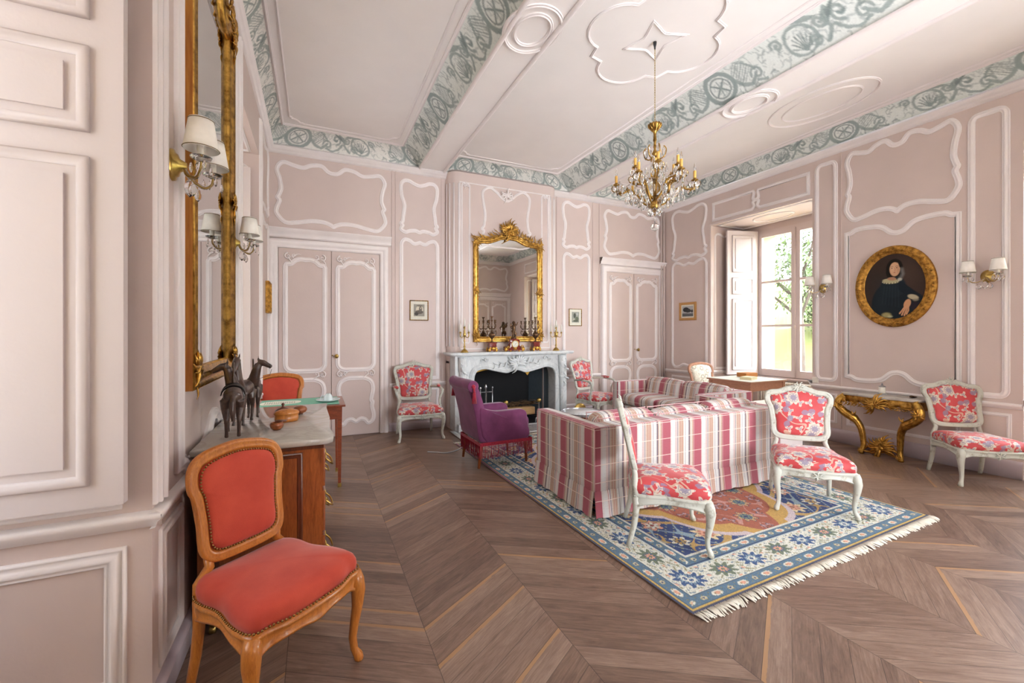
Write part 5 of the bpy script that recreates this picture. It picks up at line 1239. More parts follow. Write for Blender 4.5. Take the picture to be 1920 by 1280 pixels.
# carved horses on the marble
def horse(lb, x, y, rz, head, sc=1.0, saddle=False, bridle=False):
    T = empty('horse_figurine', (x, y, .880), rz, lb, 'figurine', 'carved wooden horses on the chest')
    m = MB(); q = lambda *p: tuple(c*sc for c in p)     # nose towards -Y
    m.tube([q(0, -.085, .205), q(0, -.055, .205), q(0, .0, .205), q(0, .055, .215), q(0, .085, .205), q(0, .10, .19)], [.030*sc, .042*sc, .041*sc, .044*sc, .040*sc, .02*sc], 12)
    if head == 'up': N = [(0, -.07, .225), (0, -.095, .275), (0, -.100, .33), (0, -.095, .37)]; Hd = [(0, -.090, .385), (0, -.118, .365), (0, -.145, .330), (0, -.152, .318)]
    else: N = [(0, -.07, .225), (.01, -.095, .27), (.022, -.105, .32), (.03, -.10, .345)]; Hd = [(.028, -.10, .355), (.055, -.108, .350), (.09, -.115, .328), (.10, -.117, .322)]
    m.tube([q(*p) for p in N], [.036*sc, .030*sc, .024*sc, .020*sc], 10); m.tube([q(*p) for p in Hd], [.020*sc, .019*sc, .0135*sc, .011*sc], 10)
    hx, hy, hz = Hd[0]
    for sx in (-1, 1):
        ax, ay = ((.010, 0) if head == 'up' else (0, .010)); m.tube([q(hx+sx*ax, hy+sx*ay, hz+.012), q(hx+sx*ax*1.3, hy+sx*ay*1.3, hz+.042)], [.007*sc, .002*sc], 6)
        m.tube([q(sx*.024, -.065, .19), q(sx*.026, -.072, .135), q(sx*.024, -.066, .085), q(sx*.024, -.068, .03), q(sx*.024, -.074, .008)], [.021*sc, .015*sc, .0095*sc, .0075*sc, .010*sc], 8)
        m.tube([q(sx*.026, .075, .195), q(sx*.030, .062, .150), q(sx*.027, .092, .095), q(sx*.026, .085, .035), q(sx*.026, .076, .008)], [.030*sc, .022*sc, .0115*sc, .0085*sc, .011*sc], 8)
    for k in range(7): t = k/6; m.ell(q(0, -.06-.02*t+.004, .245+.12*t), (.006*sc, .014*sc, .016*sc), 6)
    m.tube([q(0, .105, .215), q(0, .130, .19), q(0, .128, .13), q(0, .118, .09)], [.010*sc, .015*sc, .014*sc, .005*sc], 8)
    remesh(m.build('body', M['darkcarve'], T), .0045)
    if saddle:
        m = MB(); m.grid(lambda i, j: q(.050*math.sin(-1.5+3.0*i/10)*(1.06+.06*(j in (1, 2))), -.05+.022*j*1.3, .205+.052*math.cos(-1.5+3.0*i/10)+(.012 if j in (0, 3) else 0)), 11, 4); m.tube([q(-.045, -.0, .19), q(0, 0, .262), q(.045, 0, .19)], .006*sc, 6)
        o = m.build('saddle', M['darkleather'], T); k = o.modifiers.new('thick', 'SOLIDIFY'); k.thickness = .005
    if bridle:
        m = MB(); a, b = Hd[2], Hd[3]; m.tube([q(b[0], b[1], b[2]-.012), q(b[0]-.01, b[1]-.01, b[2]-.05), q(.02, -.12, .25)], .0013, 4)
        m.tube([q(a[0]+.0, a[1]-.015*math.cos(t), a[2]+.015*math.sin(t)) for t in [2*PI*i/10 for i in range(10)]], .0018, 4, closed=True); m.build('bridle', M['darkleather'], T)
    return T
M['darkleather'] = plain('dark_leather', (52, 44, 40), .5)
horse('carved dark wooden horse with saddle, rump towards the camera', -.375, 2.55, PI+.12, 'side', .98, saddle=True)
horse('carved dark wooden horse with its head held highest, facing the camera', -.372, 2.83, -.15, 'up', .97)
horse('carved dark wooden horse in a bridle with its head turned right', -.345, 3.06, .1, 'side', .97, bridle=True)
# turned wooden pieces
T = empty('wooden_box', (-.150, 2.83, .880), .2, 'oval wooden box with a ribbed lid in the middle of the marble top', 'box')
m = MB(); m.lathe([(.001, 0), (.052, 0), (.055, .01), (.055, .045), (.001, .045)], (0, 0, 0), 20, 1.15, .8); m.build('body', M['pinewood2'] if 'pinewood2' in M else M['beech'], T)
m = MB(); m.lathe([(.058, .043), (.060, .050), (.05, .062), (.03, .070), (.001, .073)], (0, 0, 0), 20, 1.15, .8); m.build('lid', M['beech'], T)
T = empty('wooden_pot', (-.185, 2.60, .880), 0, 'small round wooden pot with its lid tipped open, nearest the marble edge', 'pot')
m = MB(); m.lathe([(.001, 0), (.018, 0), (.030, .012), (.034, .028), (.028, .042), (.022, .038), (.001, .01)], (0, 0, 0), 14); m.build('body', M['walnut'], T)
m = MB(); m.lathe([(.001, 0), (.028, .002), (.03, .006), (.001, .010)], (0, 0, 0), 14); m.build('lid', M['walnutd'], T, loc=(.018, .03, .036))
m = MB(); m.lathe([(.001, 0), (.02, 0), (.042, .012), (.046, .022), (.03, .036), (.012, .042), (.006, .05), (.010, .058), (.008, .068), (.001, .07)], (0, 0, 0), 14); o = m.build('wooden_lidded_bowl', M['walnutd']); o.location = (-.185, 3.10, .880); tag(o, 'dark wooden bowl with knobbed lid, behind the oval box', 'bowl')
m = MB(); m.lathe([(.001, 0), (.015, 0), (.038, .014), (.042, .028), (.034, .044), (.012, .052), (.001, .050)], (0, 0, 0), 14); o = m.build('wooden_ball_box', M['walnut']); o.location = (-.085, 3.06, .880); tag(o, 'round reddish wooden ball shaped box, right of the knobbed bowl', 'box')

# ------------------------------------------------------------------ writing table with green baize
T = empty('writing_table', (0, 0, 0), 0, 'mahogany writing table with green baize top beyond the marble chest', 'table')
a, b, c, d = -.48, .235, 4.14, 4.68
m = MB(); m.rbox(((a+b)/2, (c+d)/2, .742), (b-a+.04, d-c+.04, .024), .006, 3); m.build('tabletop', M['mahog'], T)
m = MB(); m.bb(a+.03, b-.03, c+.03, d-.03, .7545, .7565); m.build('baize', M['baize'], T)
m = MB()
for q in ((a+.01, b-.01, c+.01, c+.03), (a+.01, b-.01, d-.03, d-.01), (a+.01, a+.03, c+.03, d-.03), (b-.03, b-.01, c+.03, d-.03)): m.bb(*q, .62, .73)
m.build('apron', M['mahog'], T)
for x, y in ((a+.03, c+.03), (b-.03, c+.03), (a+.03, d-.03), (b-.03, d-.03)):
    m = MB(); m.grid(lambda i, j: (x+(-1, 1, 1, -1)[i]*(.022, .020, .012, .012)[j], y+(-1, -1, 1, 1)[i]*(.022, .020, .012, .012)[j], (.73, .60, .03, .0)[j]), 4, 4, closeu=True, smooth=False); lg = m.build('leg', M['mahog'], T)
    m = MB(); m.box((x, y, .018), (.030, .030, .036)); m.build('brass_cap', M['brass'], lg)
T = empty('cup_and_saucer', (.115, 4.34, .757), 0, 'pale porcelain cup standing upside down on a plate on the green table', 'cup')
m = MB(); m.lathe([(.001, 0), (.05, 0), (.085, .012), (.105, .022), (.104, .025), (.08, .016), (.05, .006), (.001, .006)], (0, 0, 0), 24); m.build('plate', M['porcelain'], T)
m = MB(); m.lathe([(.042, .008), (.040, .03), (.034, .055), (.022, .068), (.02, .074), (.001, .072)], (0, 0, 0), 18); m.tube(CR([(-.038, 0, .02), (-.062, 0, .025), (-.06, 0, .05), (-.032, 0, .056)], 4, False), .004, 6); m.build('cup', M['porcelain'], T)
m = MB(); o1 = CR([(-.14, -.09), (.08, -.09), (.16, -.03), (.14, .08), (-.12, .09)], 3); m.prism(o1, FZ, 0, .004); o = m.build('embroidery_frame', M['paper']); o.location = (-.285, 4.42, .757); tag(o, 'flat pale paper mat with lettering lying on the green table', 'paper')
m = MB(); r = random.Random(4)
for i in range(60): m.box((-.12+.018*(i % 14)+r.uniform(-.003, .003), -.06+.028*(i//14), .0048), (.010, .004, .001), Matrix.Rotation(r.uniform(-.8, .8), 3, 'Z'))
m.build('print', M['shadetrim'], o)
# ------------------------------------------------------------------ chandelier
def copy_part(o, parent, loc, rot=(0, 0, 0), sc=None):
    c = o.copy(); C.objects.link(c); c.parent = parent; c.location = loc; c.rotation_euler = rot
    if sc: c.scale = sc
    return c
ZB = 2.30
T = empty('chandelier', (2.754, 2.894, ZB), 0, 'gilt bronze chandelier with yellow candles and crystal drops hanging from the ceiling', 'chandelier')
G_ = M['giltdull'] if False else M['gilt2']
z = lambda a: a-ZB
m = MB(); m.lathe([(.001, z(3.995)), (.016, z(3.995)), (.014, z(3.975)), (.009, z(3.955)), (.006, z(3.93)), (.001, z(3.93))], (0, 0, 0), 12); m.build('ceiling_hook', M['black'], T)
m = MB(); zz = 3.27
while zz < 3.94:
    k = int(round((zz-3.27)/.022)); R = Matrix.Rotation(PI/2*(k % 2), 3, 'Z')
    m.tube([R @ Vector((.0055*math.cos(t), 0, .015*math.sin(t)))+Vector((0, 0, z(zz))) for t in [2*PI*i/8 for i in range(8)]], .0018, 4, closed=True); zz += .022
m.build('chain', M['brass'], T)
m = MB(); m.lathe([(.001, z(3.27)), (.052, z(3.262)), (.058, z(3.255)), (.044, z(3.235)), (.022, z(3.20)), (.014, z(3.185)), (.012, z(3.16)), (.016, z(3.12)), (.010, z(3.10)), (.014, z(3.06)), (.009, z(3.04)), (.018, z(3.02)), (.026, z(3.0)), (.012, z(2.98))], (0, 0, 0), 16)
for k in range(12): a = 2*PI*k/12; m.tube([(.05*math.cos(a), .05*math.sin(a), z(3.262)), (.058*math.cos(a), .058*math.sin(a), z(3.25)), (.02*math.cos(a), .02*math.sin(a), z(3.2))], [.009, .007, .004], 5)
m.build('canopy', G_, T)
m = MB(); m.lathe([(.012, z(2.98)), (.035, z(2.965)), (.040, z(2.95)), (.018, z(2.93)), (.012, z(2.90)), (.012, z(2.80)), (.022, z(2.77)), (.012, z(2.74)), (.010, z(2.60)), (.028, z(2.575)), (.048, z(2.545)), (.050, z(2.52)), (.030, z(2.495)), (.012, z(2.485)), (.006, z(2.45)), (.001, z(2.45))], (0, 0, 0), 16); m.build('column', G_, T)
m = MB(); m.lathe([(.001, z(2.61)), (.03, z(2.62)), (.052, z(2.66)), (.06, z(2.70)), (.045, z(2.74)), (.02, z(2.77)), (.001, z(2.77))], (0, 0, 0), 14); m.build('glass_vase', M['crystal'], T)
# drops: cut prototypes, copied
m = MB(); m.lathe([(.001, -.075), (.007, -.066), (.013, -.045), (.011, -.018), (.004, -.003), (.001, 0)], (0, 0, 0), 6, 1, .6); drop0 = m.build('crystal_drop', M['crystal'], T)
m = MB(); m.lathe([(.001, -.05), (.014, -.042), (.023, -.025), (.016, -.008), (.001, 0)], (0, 0, 0), 8, 1, .45); disc0 = m.build('crystal_drop', M['crystal'], T)
first = {id(drop0): drop0, id(disc0): disc0}; ndrop = 0
def hang(proto, p, a, sc=1.0):
    global ndrop
    ndrop += 1
    if ndrop > 98: return
    if id(proto) in first: o = first.pop(id(proto)); o.location = p; o.rotation_euler = (0, 0, a); o.scale = (sc, sc, sc)
    else: copy_part(proto, T, p, (0, 0, a), (sc, sc, sc))
def arm(a, r, zc, candle, drops, z0=2.535, curl=1.0):
    ca, sa = math.cos(a), math.sin(a); m = MB()
    if r > .25: P = [(.03, z0), (.09, z0+.02), (.15, z0+.10), (.21, z0+.155), (.27, z0+.13), (r-.01, z0+.135), (r+.004, zc-.03), (r, zc)]
    else: P = [(.02, 2.60), (.06, 2.64), (.10, 2.73), (.14, 2.76), (r-.01, 2.77), (r+.004, zc-.03), (r, zc)]
    P = CR([(p, z(q)) for p, q in P], 4, False); m.tube([(ca*p, sa*p, q) for p, q in P], [.0085]*(len(P)-6)+[.0065]*6, 7)
    Fa = lambda u, v, h: (ca*u-sa*h, sa*u+ca*h, v)
    for (uu, vv, s_) in ((P[len(P)//2][0], P[len(P)//2][1], .03), (P[len(P)//3][0], P[len(P)//3][1], .022), (P[-8][0], P[-8][1], .022), (P[len(P)*2//3][0], P[len(P)*2//3][1], .026)):
        leaf(m, Fa, uu, vv, PI*.35, s_*1.6, .010, .0); leaf(m, Fa, uu, vv, PI*1.1, s_*1.6, .010, .0); scroll(m, Fa, uu, vv+.012, s_*.7, 0, 1.2, -1, .25, 0)
    m.lathe([(.001, z(zc)-.012), (.012, z(zc)-.004), (.030, z(zc)+.004), (.031, z(zc)+.008), (.014, z(zc)+.010), (.015, z(zc)+.022), (.001, z(zc)+.022)], (ca*r, sa*r, 0), 12); am = m.build('arm', G_, T)
    m = MB(); m.lathe([(.001, z(zc)+.02), (.0125, z(zc)+.02), (.0125, z(zc)+.085), (.009, z(zc)+.088), (.001, z(zc)+.088)], (ca*r, sa*r, 0), 10); m.build('candle_sleeve', M['yellowwax'], am)
    m = MB(); m.lathe([(.004, z(zc)+.086), (.010, z(zc)+.100), (.011, z(zc)+.115), (.006, z(zc)+.14), (.001, z(zc)+.155)], (ca*r, sa*r, 0), 8); m.build('bulb', M['crystal'], am)
    for k in range(drops):
        b = a+2*PI*(k+.5)/drops; hang(drop0 if k % 2 else disc0, (ca*r+.028*math.cos(b), sa*r+.028*math.sin(b), z(zc)-.002), b, 1.35)
for k in range(6): arm(2*PI*k/6+.42, .335, 2.735, True, 5)
for k in range(6): arm(2*PI*k/6+.94, .205, 2.845, True, 3)
for k in range(6):
    a = 2*PI*k/6+.2; ca, sa = math.cos(a), math.sin(a); m = MB()
    P = CR([(.02, z(2.97)), (.05, z(2.95)), (.085, z(2.975)), (.095, z(3.03)), (.075, z(3.06))], 4, False); m.tube([(ca*p, sa*p, q) for p, q in P], .0055, 6); m.build('crown_scroll', G_, T)
    hang(drop0, (ca*.078, sa*.078, z(3.055)), a, 1.35)
    hang(disc0, (ca*.17, sa*.17, z(2.66)), a, 1.5); hang(drop0, (ca*.11, sa*.11, z(2.58)), a+.5, 1.1)
for k in range(8):
    a = 2*PI*k/8; hang(disc0, (.052*math.cos(a), .052*math.sin(a), z(2.505)), a+PI/2, 1.1)
for k in range(18):
    a = 2*PI*k/18+.1; hang(drop0, (.235*math.cos(a), .235*math.sin(a), z(2.655)), a, .95)
m = MB(); r = random.Random(12)                  # the remaining small drops
for k in range(80):
    a = r.uniform(0, 2*PI); q = r.uniform(.06, .34); zz = 2.56+q*.42+r.uniform(-.03, .03) if k < 50 else 2.75+r.uniform(0, .2); q = q if k < 50 else r.uniform(.05, .13); c = (q*math.cos(a), q*math.sin(a), z(zz)); e = r.uniform(.9, 1.5)
    m.lathe([(.001, -.06*e), (.006*e, -.052*e), (.010*e, -.034*e), (.004*e, -.004), (.001, 0)], c, 6)
tag(m.build('crystal_drop', M['crystal'], T), kind='stuff')
m = MB(); m.ell((0, 0, z(2.345)), .036, 12); m.tube([(0, 0, z(2.45)), (0, 0, z(2.38))], .003, 5); m.build('crystal_ball', M['crystal'], T)
for k in range(6):
    a = 2*PI*k/6+.42; b = a+2*PI/6; r = .335; m = MB(); m.tube([(r*math.cos(a)*(1-t)+r*math.cos(b)*t, r*math.sin(a)*(1-t)+r*math.sin(b)*t, z(2.73)-.16*t*(1-t)*1.3) for t in [i/12 for i in range(13)]], .0035, 5); m.build('bead_chain', M['crystal'], T)

# ------------------------------------------------------------------ wall lights
def sconce(label, loc, rz):
    T = empty('wall_sconce', loc, rz, label, 'wall light', 'twin shaded wall sconces')
    m = MB(); m.grid(lambda i, j: ((.052, .050, .040, .036, .022, .012, .001)[j]*math.cos(2*PI*i/20), -(.0, .010, .014, .022, .028, .05, .052)[j], (.052, .050, .040, .036, .022, .012, .001)[j]*math.sin(2*PI*i/20)*1.25), 20, 7, closeu=True); m.build('back_plate', M['brass'], T)
    for sx in (-1, 1):
        m = MB(); P = CR([(0, -.04, -.005), (sx*.03, -.06, -.045), (sx*.07, -.095, -.060), (sx*.10, -.115, -.035), (sx*.105, -.12, -.005)], 5, False); m.tube(P, .008, 8)
        m.lathe([(.006, -.008), (.034, .004), (.038, .012), (.034, .010), (.012, .004), (.012, .02)], (sx*.105, -.12, 0), 12); ar = m.build('glass_arm', M['crystal'], T)
        m = MB(); m.tube([(p[0], p[1], p[2]) for p in P], .0028, 5); m.build('brass_core', M['brass'], ar)
        m = MB(); m.lathe([(.001, .006), (.0135, .006), (.0135, .075), (.001, .078)], (sx*.105, -.12, 0), 10); m.build('candle_sleeve', M['wax'], T)
        m = MB(); m.lathe([(.060, .040), (.0605, .0405), (.042, .160), (.041, .160), (.059, .041)], (sx*.105, -.12, 0), 24); sh = m.build('lamp_shade', M['shade'], T)
        for (r, zz) in ((.0608, .043), (.0430, .156)): m = MB(); m.tube([(sx*.105+r*math.cos(2*PI*i/24), -.12+r*math.sin(2*PI*i/24), zz) for i in range(24)], .0017, 4, closed=True); m.build('braid', M['shadetrim'], sh)
        for k in range(4):
            a = PI/2*k+.5; m = MB(); r = .034; m.lathe([(.001, -.042), (.007, -.036), (.012, -.022), (.006, -.006), (.001, 0)], (sx*.105+r*math.cos(a), -.12+r*math.sin(a), -.006-.012*(k % 2)), 8, 1, .6); m.build('crystal_drop', M['crystal'], T)
    for (p, s_) in (((0, -.06, -.05), 1.5), ((.04, -.08, -.075), 1.1), ((-.04, -.08, -.075), 1.1)):
        m = MB(); m.lathe([(.001, -.05*s_), (.014*s_, -.040*s_), (.019*s_, -.024*s_), (.010*s_, -.006*s_), (.001, 0)], p, 8, 1, .7); m.build('crystal_drop', M['crystal'], T)
sconce('twin shaded crystal wall light between the near shutter and the tall left mirror', (XL+.002, 2.15, 2.085), face(1, 0))
sconce('twin shaded crystal wall light beyond the far edge of the left mirror', (XL+.002, 3.53, 2.035), face(1, 0))
sconce('twin shaded crystal wall light between the window and the oval portrait', (XR-.002, 3.345, 1.99), face(-1, 0))
sconce('twin shaded crystal wall light to the right of the oval portrait', (XR-.002, 1.835, 1.965), face(-1, 0))

# ------------------------------------------------------------------ oval portrait
def portrait():
    T = empty('portrait', (XR-.002, 2.59, 1.94), face(-1, 0), 'oval portrait of a dark haired woman in a gilt frame on the right wall', 'painting')
    G = lambda u, v, h: (u, -h, v)                     # u to the viewer's right when facing the wall
    rx, rz_ = .285, .375
    m = MB(); m.sweep(circ(0, 0, rx, rz_, 72)[::-1], [(-.002, .012), (.008, .026), (.022, .022), (.034, .034), (.05, .045), (.066, .040), (.078, .028), (.088, .032), (.096, .018), (.098, 0)], G); m.build('frame', M['giltdull'], T)
    m = MB(); m.sweep(circ(0, 0, rx, rz_, 72)[::-1], [(.05, .030), (.062, .044), (.074, .030)], G)
    for k in range(64):
        a = 2*PI*k/64; ex = rx+.062; ez = rz_+.062
        if int(k/8) % 2 == 0 or k % 3 == 0: scroll(m, G, ex*math.cos(a), ez*math.sin(a), .017, a, 1.2, 1 if k % 2 else -1, .3, .042); leaf(m, G, ex*math.cos(a), ez*math.sin(a), a+PI/2+.5*(-1)**k, .045, .010, .040)
    m.build('frame_carving', M['giltdull'], T)
    n1, n2 = 190, 250; us = np.linspace(-1, 1, n1); vs = np.linspace(-1, 1, n2)
    # polar friendly mapping: square grid squashed to the ellipse
    U, V = np.meshgrid(us, vs, indexing='ij'); EU = U*np.sqrt(1-V*V/2); EV = V*np.sqrt(1-U*U/2)
    img = np.ones(U.shape+(3,))*L3((58, 46, 40)); u, v = EU, EV
    def el(cx, cy, a, b, c, s_=.04, k=1.0, rot=0.0):
        x, y = u-cx, v-cy; x, y = x*math.cos(rot)+y*math.sin(rot), -x*math.sin(rot)+y*math.cos(rot)
        blend(img, np.clip((1-np.hypot(x/a, y/b))/s_*min(a, b)*1.2, 0, 1)*k, c)
    def st(p, w_, c, k=1.0, s_=.03): blend(img, np.clip((w_-seg_d(u, v, p))/s_+.5, 0, 1)*k, c)
    el(.45, .35, .55, .8, (84, 66, 58), .9, .8); el(-.5, .1, .5, .7, (44, 46, 46), .8, .6)
    el(-.05, -.55, .72, .72, (26, 34, 40), .05); el(-.02, -.02, .46, .36, (30, 40, 46), .06); el(-.42, -.45, .30, .6, (34, 44, 50), .3, .7)
    st([(.25, -.02), (.55, -.25), (.80, -.42)], .13, (24, 32, 40)); st([(.62, -.62), (.95, -.62)], .10, (40, 34, 44), .9)
    el(-.05, .30, .10, .14, (186, 140, 108)); el(.03, .56, .29, .30, (30, 24, 20)); el(-.14, .42, .12, .2, (30, 24, 20), .03, 1, .2); el(.22, .42, .09, .2, (32, 26, 24))
    el(.04, .53, .185, .235, (208, 164, 130), .03); el(-.02, .56, .10, .16, (222, 184, 150), .15, .7); el(.15, .50, .07, .17, (170, 122, 96), .12, .7)
    st([(.02, .78), (-.10, .74), (-.17, .62)], .035, (30, 24, 20)); st([(.04, .78), (.17, .74), (.22, .60)], .035, (30, 24, 20))
    for ex in (-.055, .105): el(ex, .565, .034, .015, (60, 44, 38), .01); st([(ex-.045, .605), (ex, .622), (ex+.04, .608)], .006, (70, 50, 40), .8, .012)
    st([(.035, .57), (.05, .49), (.03, .475)], .008, (168, 116, 92), .8, .02); el(.03, .425, .045, .014, (160, 84, 76), .01); el(.03, .385, .03, .012, (180, 134, 108), .05, .6)
    el(-.09, .47, .05, .04, (214, 150, 126), .4, .5)
    el(-.10, .17, .30, .085, (176, 168, 132), .02, 1, -.12); el(-.06, .235, .17, .06, (176, 132, 104), .02, 1, -.1)
    for k in range(16): a = PI+.1+k*.19; el(-.10+.27*math.cos(a), .175+.075*math.sin(a), .03, .025, (206, 200, 168) if k % 2 else (120, 116, 92), .02)
    st([(.27, .50), (.30, .36), (.22, .22)], .05, (150, 150, 148), .45, .08); el(.20, .20, .10, .06, (196, 192, 176), .04, .8)
    for k in range(6): st([(-.3+.09*k, .02), (-.38+.11*k, -.5-.03*k)], .008, (44, 58, 66), .5, .05)
    el(.62, -.36, .20, .085, (178, 168, 140), .03, 1, -.25); el(.70, -.45, .12, .05, (140, 134, 116), .03, .8)
    el(.44, -.56, .115, .17, (204, 152, 112), .03, 1, -.5)
    for k, (a, b) in enumerate(((.18, -.84), (.25, -.89), (.33, -.90), (.40, -.86))): st([(.37+.035*k, -.64), ((.37+a)/2+.03*k, -.76), (a+.02, b)], .026, (206, 154, 116), 1, .012); st([(.385+.035*k, -.66), (a+.045, b+.02)], .004, (140, 92, 66), .8, .01)
    el(-.24, -.88, .20, .10, (168, 160, 110), .06, .9); el(-.12, -.93, .12, .05, (196, 192, 150), .04, .8)
    rs = np.random.RandomState(3); img *= (.93+.14*rs.rand(*img.shape[:2])[..., None])
    colour_grid('canvas', lambda a, b: (EU*rx*1.0, np.full(a.shape, -.014), EV*rz_), us, vs, img, M['canvas'], T)
portrait()

# ------------------------------------------------------------------ small framed prints
def print_img(kind, n=60, k=72):
    us = np.linspace(-1, 1, n); vs = np.linspace(-1, 1, k); U, V = np.meshgrid(us, vs, indexing='ij'); img = np.ones((n, k, 3))*L3((150, 146, 132)); rs = np.random.RandomState(kind)
    e = lambda cx, cy, a, b, c, s_=.15: blend(img, np.clip((1-np.hypot((U-cx)/a, (V-cy)/b))/s_, 0, 1), c)
    if kind == 1: e(.1, .15, .75, .65, (206, 198, 178)); e(0, -.3, .8, .35, (92, 84, 72)); e(.25, .2, .3, .5, (104, 96, 84)); e(.3, .35, .14, .16, (186, 170, 150)); e(-.5, -.6, .4, .3, (60, 54, 48)); e(.1, .75, .6, .15, (120, 112, 98))
    elif kind == 2: img[...] = L3((148, 152, 140)); e(-.2, .3, .35, .5, (70, 78, 66)); e(.4, -.3, .5, .4, (96, 104, 84)); e(-.5, -.5, .3, .3, (180, 178, 160)); e(.1, -.7, .8, .2, (84, 90, 76)); e(.5, .6, .3, .3, (176, 180, 176))
    else: img[...] = L3((176, 176, 176)); e(.3, .3, .6, .5, (34, 34, 36)); e(-.2, .1, .4, .4, (46, 46, 48)); blend(img, (V < -.4)*.8, (60, 60, 60)); e(.1, -.25, .09, .3, (30, 30, 30)); e(-.8, 0, .3, .3, (66, 66, 68)); blend(img, ((V < -.3) & (V > -.42) & (U < .2))*.7, (200, 200, 200))
    img *= (.85+.3*rs.rand(n, k, 1)); return us, vs, img
def picture(label, F, u0, u1, z0, z1, mat, fw, matw, kind):
    c = Vector(F((u0+u1)/2, (z0+z1)/2, 0)); T = empty('framed_picture', c, 0, label, 'picture')
    G = lambda u, v, h: tuple(Vector(F(u, v, h))-c)
    m = MB(); m.sweep([(u0, z0), (u1, z0), (u1, z1), (u0, z1)], [(0, 0.001), (0, .018), (fw*.4, .022), (fw, .014), (fw, .004)], G, smooth=False); m.build('frame', mat, T)
    m = MB(); m.prism([(u0+fw*.8, z0+fw*.8), (u1-fw*.8, z0+fw*.8), (u1-fw*.8, z1-fw*.8), (u0+fw*.8, z1-fw*.8)], G, .002, .008); m.build('mount', M['paper'], T)
    us, vs, img = print_img(kind); mw = matw; a0, a1, b0, b1 = u0+fw+mw, u1-fw-mw, z0+fw+mw*1.1, z1-fw-mw
    def f(U, V):
        X = (a0+a1)/2+(a1-a0)/2*U; Z = (b0+b1)/2+(b1-b0)/2*V; p0 = np.array(G(0, 0, .0095)); pu = np.array(G(1, 0, .0095))-p0; pv = np.array(G(0, 1, .0095))-p0
        return tuple(p0[i]+pu[i]*X+pv[i]*Z for i in range(3))
    colour_grid('engraving', f, us, vs, img, M['print'], T)
picture('small gold framed print on the panel left of the fireplace', FB, 1.248, 1.520, 1.582, 1.876, M['gilt2'], .012, .045, 1)
picture('small gold framed print on the panel right of the fireplace', FB, 3.962, 4.222, 1.522, 1.818, M['gilt2'], .010, .045, 2)
picture('light wood framed photograph of trees, left of the window', FR, 5.40, 5.78, 1.628, 1.952, M['oakframe'], .045, .022, 3)
picture('gilt edged frame seen side on near the left corner of the room', lambda u, v, h: FL(u, v, h*2.2), 5.78, 6.04, 1.64, 2.02, M['giltdull'], .03, .03, 1)

# ------------------------------------------------------------------ gilt console table
T = empty('console_table', (XR-.03, 2.575, 0), face(-1, 0), 'gilt carved console table with marble top under the oval portrait', 'console table')
T.scale = (.92, 1, 1)
# local: x along the wall, -y into the room
h_ = [(0, -.43), (.10, -.425), (.20, -.40), (.30, -.40), (.385, -.37), (.42, -.30), (.415, -.18), (.43, -.05)]
P = CR(h_, 4, False)+[(.43, -.012)]; so = P+[(-a, b) for a, b in reversed(P)][:-1]
m = MB(); rings(m, so, [(.001, .672), (.985, .672), (.995, .680), (1, .690), (.99, .697), (.001, .697)], FZ, (0, -.21)); m.build('marble_top', M['marble'], T)
ap = [(a*.94, b*.94) for a, b in P[:-1]]; ap = [(-a, b) for a, b in reversed(ap[1:])]+ap
m = MB(); n = len(ap); m.grid(lambda i, j: (ap[i][0]*(1, .995, 1.0, .97)[j], ap[i][1]*(1, .99, 1.0, .97)[j], (.672, .655, .64, .585-.018*math.cos(i*1.1)-.02*(abs(ap[i][0]) < .1))[j]), n, 4); m.build('apron', M['gilt'], T)
m = MB(); Fa = lambda u, v, h: (u, -.40-h, v)
carving(m, Fa, 0, .60, .30, .13, .025, 21, 1.8); carving(m, Fa, 0, .585, .16, .09, .04, 22, 1.2)
for sx in (-1, 1):
    for k in range(5): scroll(m, Fa, sx*(.16+.035*k), .575+.006*(k % 2), .022, 0, 1.2, sx*(-1)**k, .25, .008-.004*k); leaf(m, Fa, sx*(.15+.04*k), .59, (0 if sx > 0 else PI)-.4*sx, .06, .010, .010-.004*k)
    carving(m, lambda u, v, h, sx=sx: (sx*.375+u*.8, -.375-h, v), 0, .61, .12, .14, .012, 30, 1.1)
m.build('apron_carving', M['gilt'], T)
for sx in (-1, 1):
    m = MB(); P = [(.355, -.36, .66), (.405, -.385, .60), (.41, -.39, .53), (.345, -.37, .46), (.255, -.34, .40), (.205, -.31, .31), (.19, -.29, .20), (.185, -.285, .10), (.20, -.30, .03), (.20, -.30, .0)]
    P = CR(P, 4, False); n = len(P); R = [.036+.012*math.sin(PI*i/n) if i < n*.45 else .040-.020*(i-n*.45)/(n*.55) for i in range(n)]; R[-5:] = [.024, .028, .030, .026, .022]
    m.tube([(sx*a, b, c) for a, b, c in P], R, 10); m.tube([(sx*(a+.0), b-r*.95, c) for (a, b, c), r in list(zip(P, R))[6:-6]], .008, 6); lg = m.build('leg', M['gilt'], T)
    m = MB(); Fl = lambda u, v, h, sx=sx: (sx*u, -.385-h, v)
    carving(m, Fl, .40, .54, .09, .15, .035, 41, 1.0); m.build('knee_carving', M['gilt'], lg); m = MB(); leaf(m, Fl, .25, .44, PI*.55, .07, .016, .0); leaf(m, Fl, .25, .44, PI*.3, .06, .014, .0); m.build('leg_leaf', M['gilt'], lg); m = MB(); carving(m, lambda u, v, h, sx=sx: (sx*u, -.31-h, v), .195, .04, .07, .07, .02, 42, .9)
    m.build('foot_carving', M['gilt'], lg)
m = MB(); Fb = lambda u, v, h: (u, -.26-h, v)
carving(m, Fb, 0, .10, .30, .20, .02, 51, 2.0); carving(m, Fb, 0, .16, .14, .12, .03, 52, 1.0)
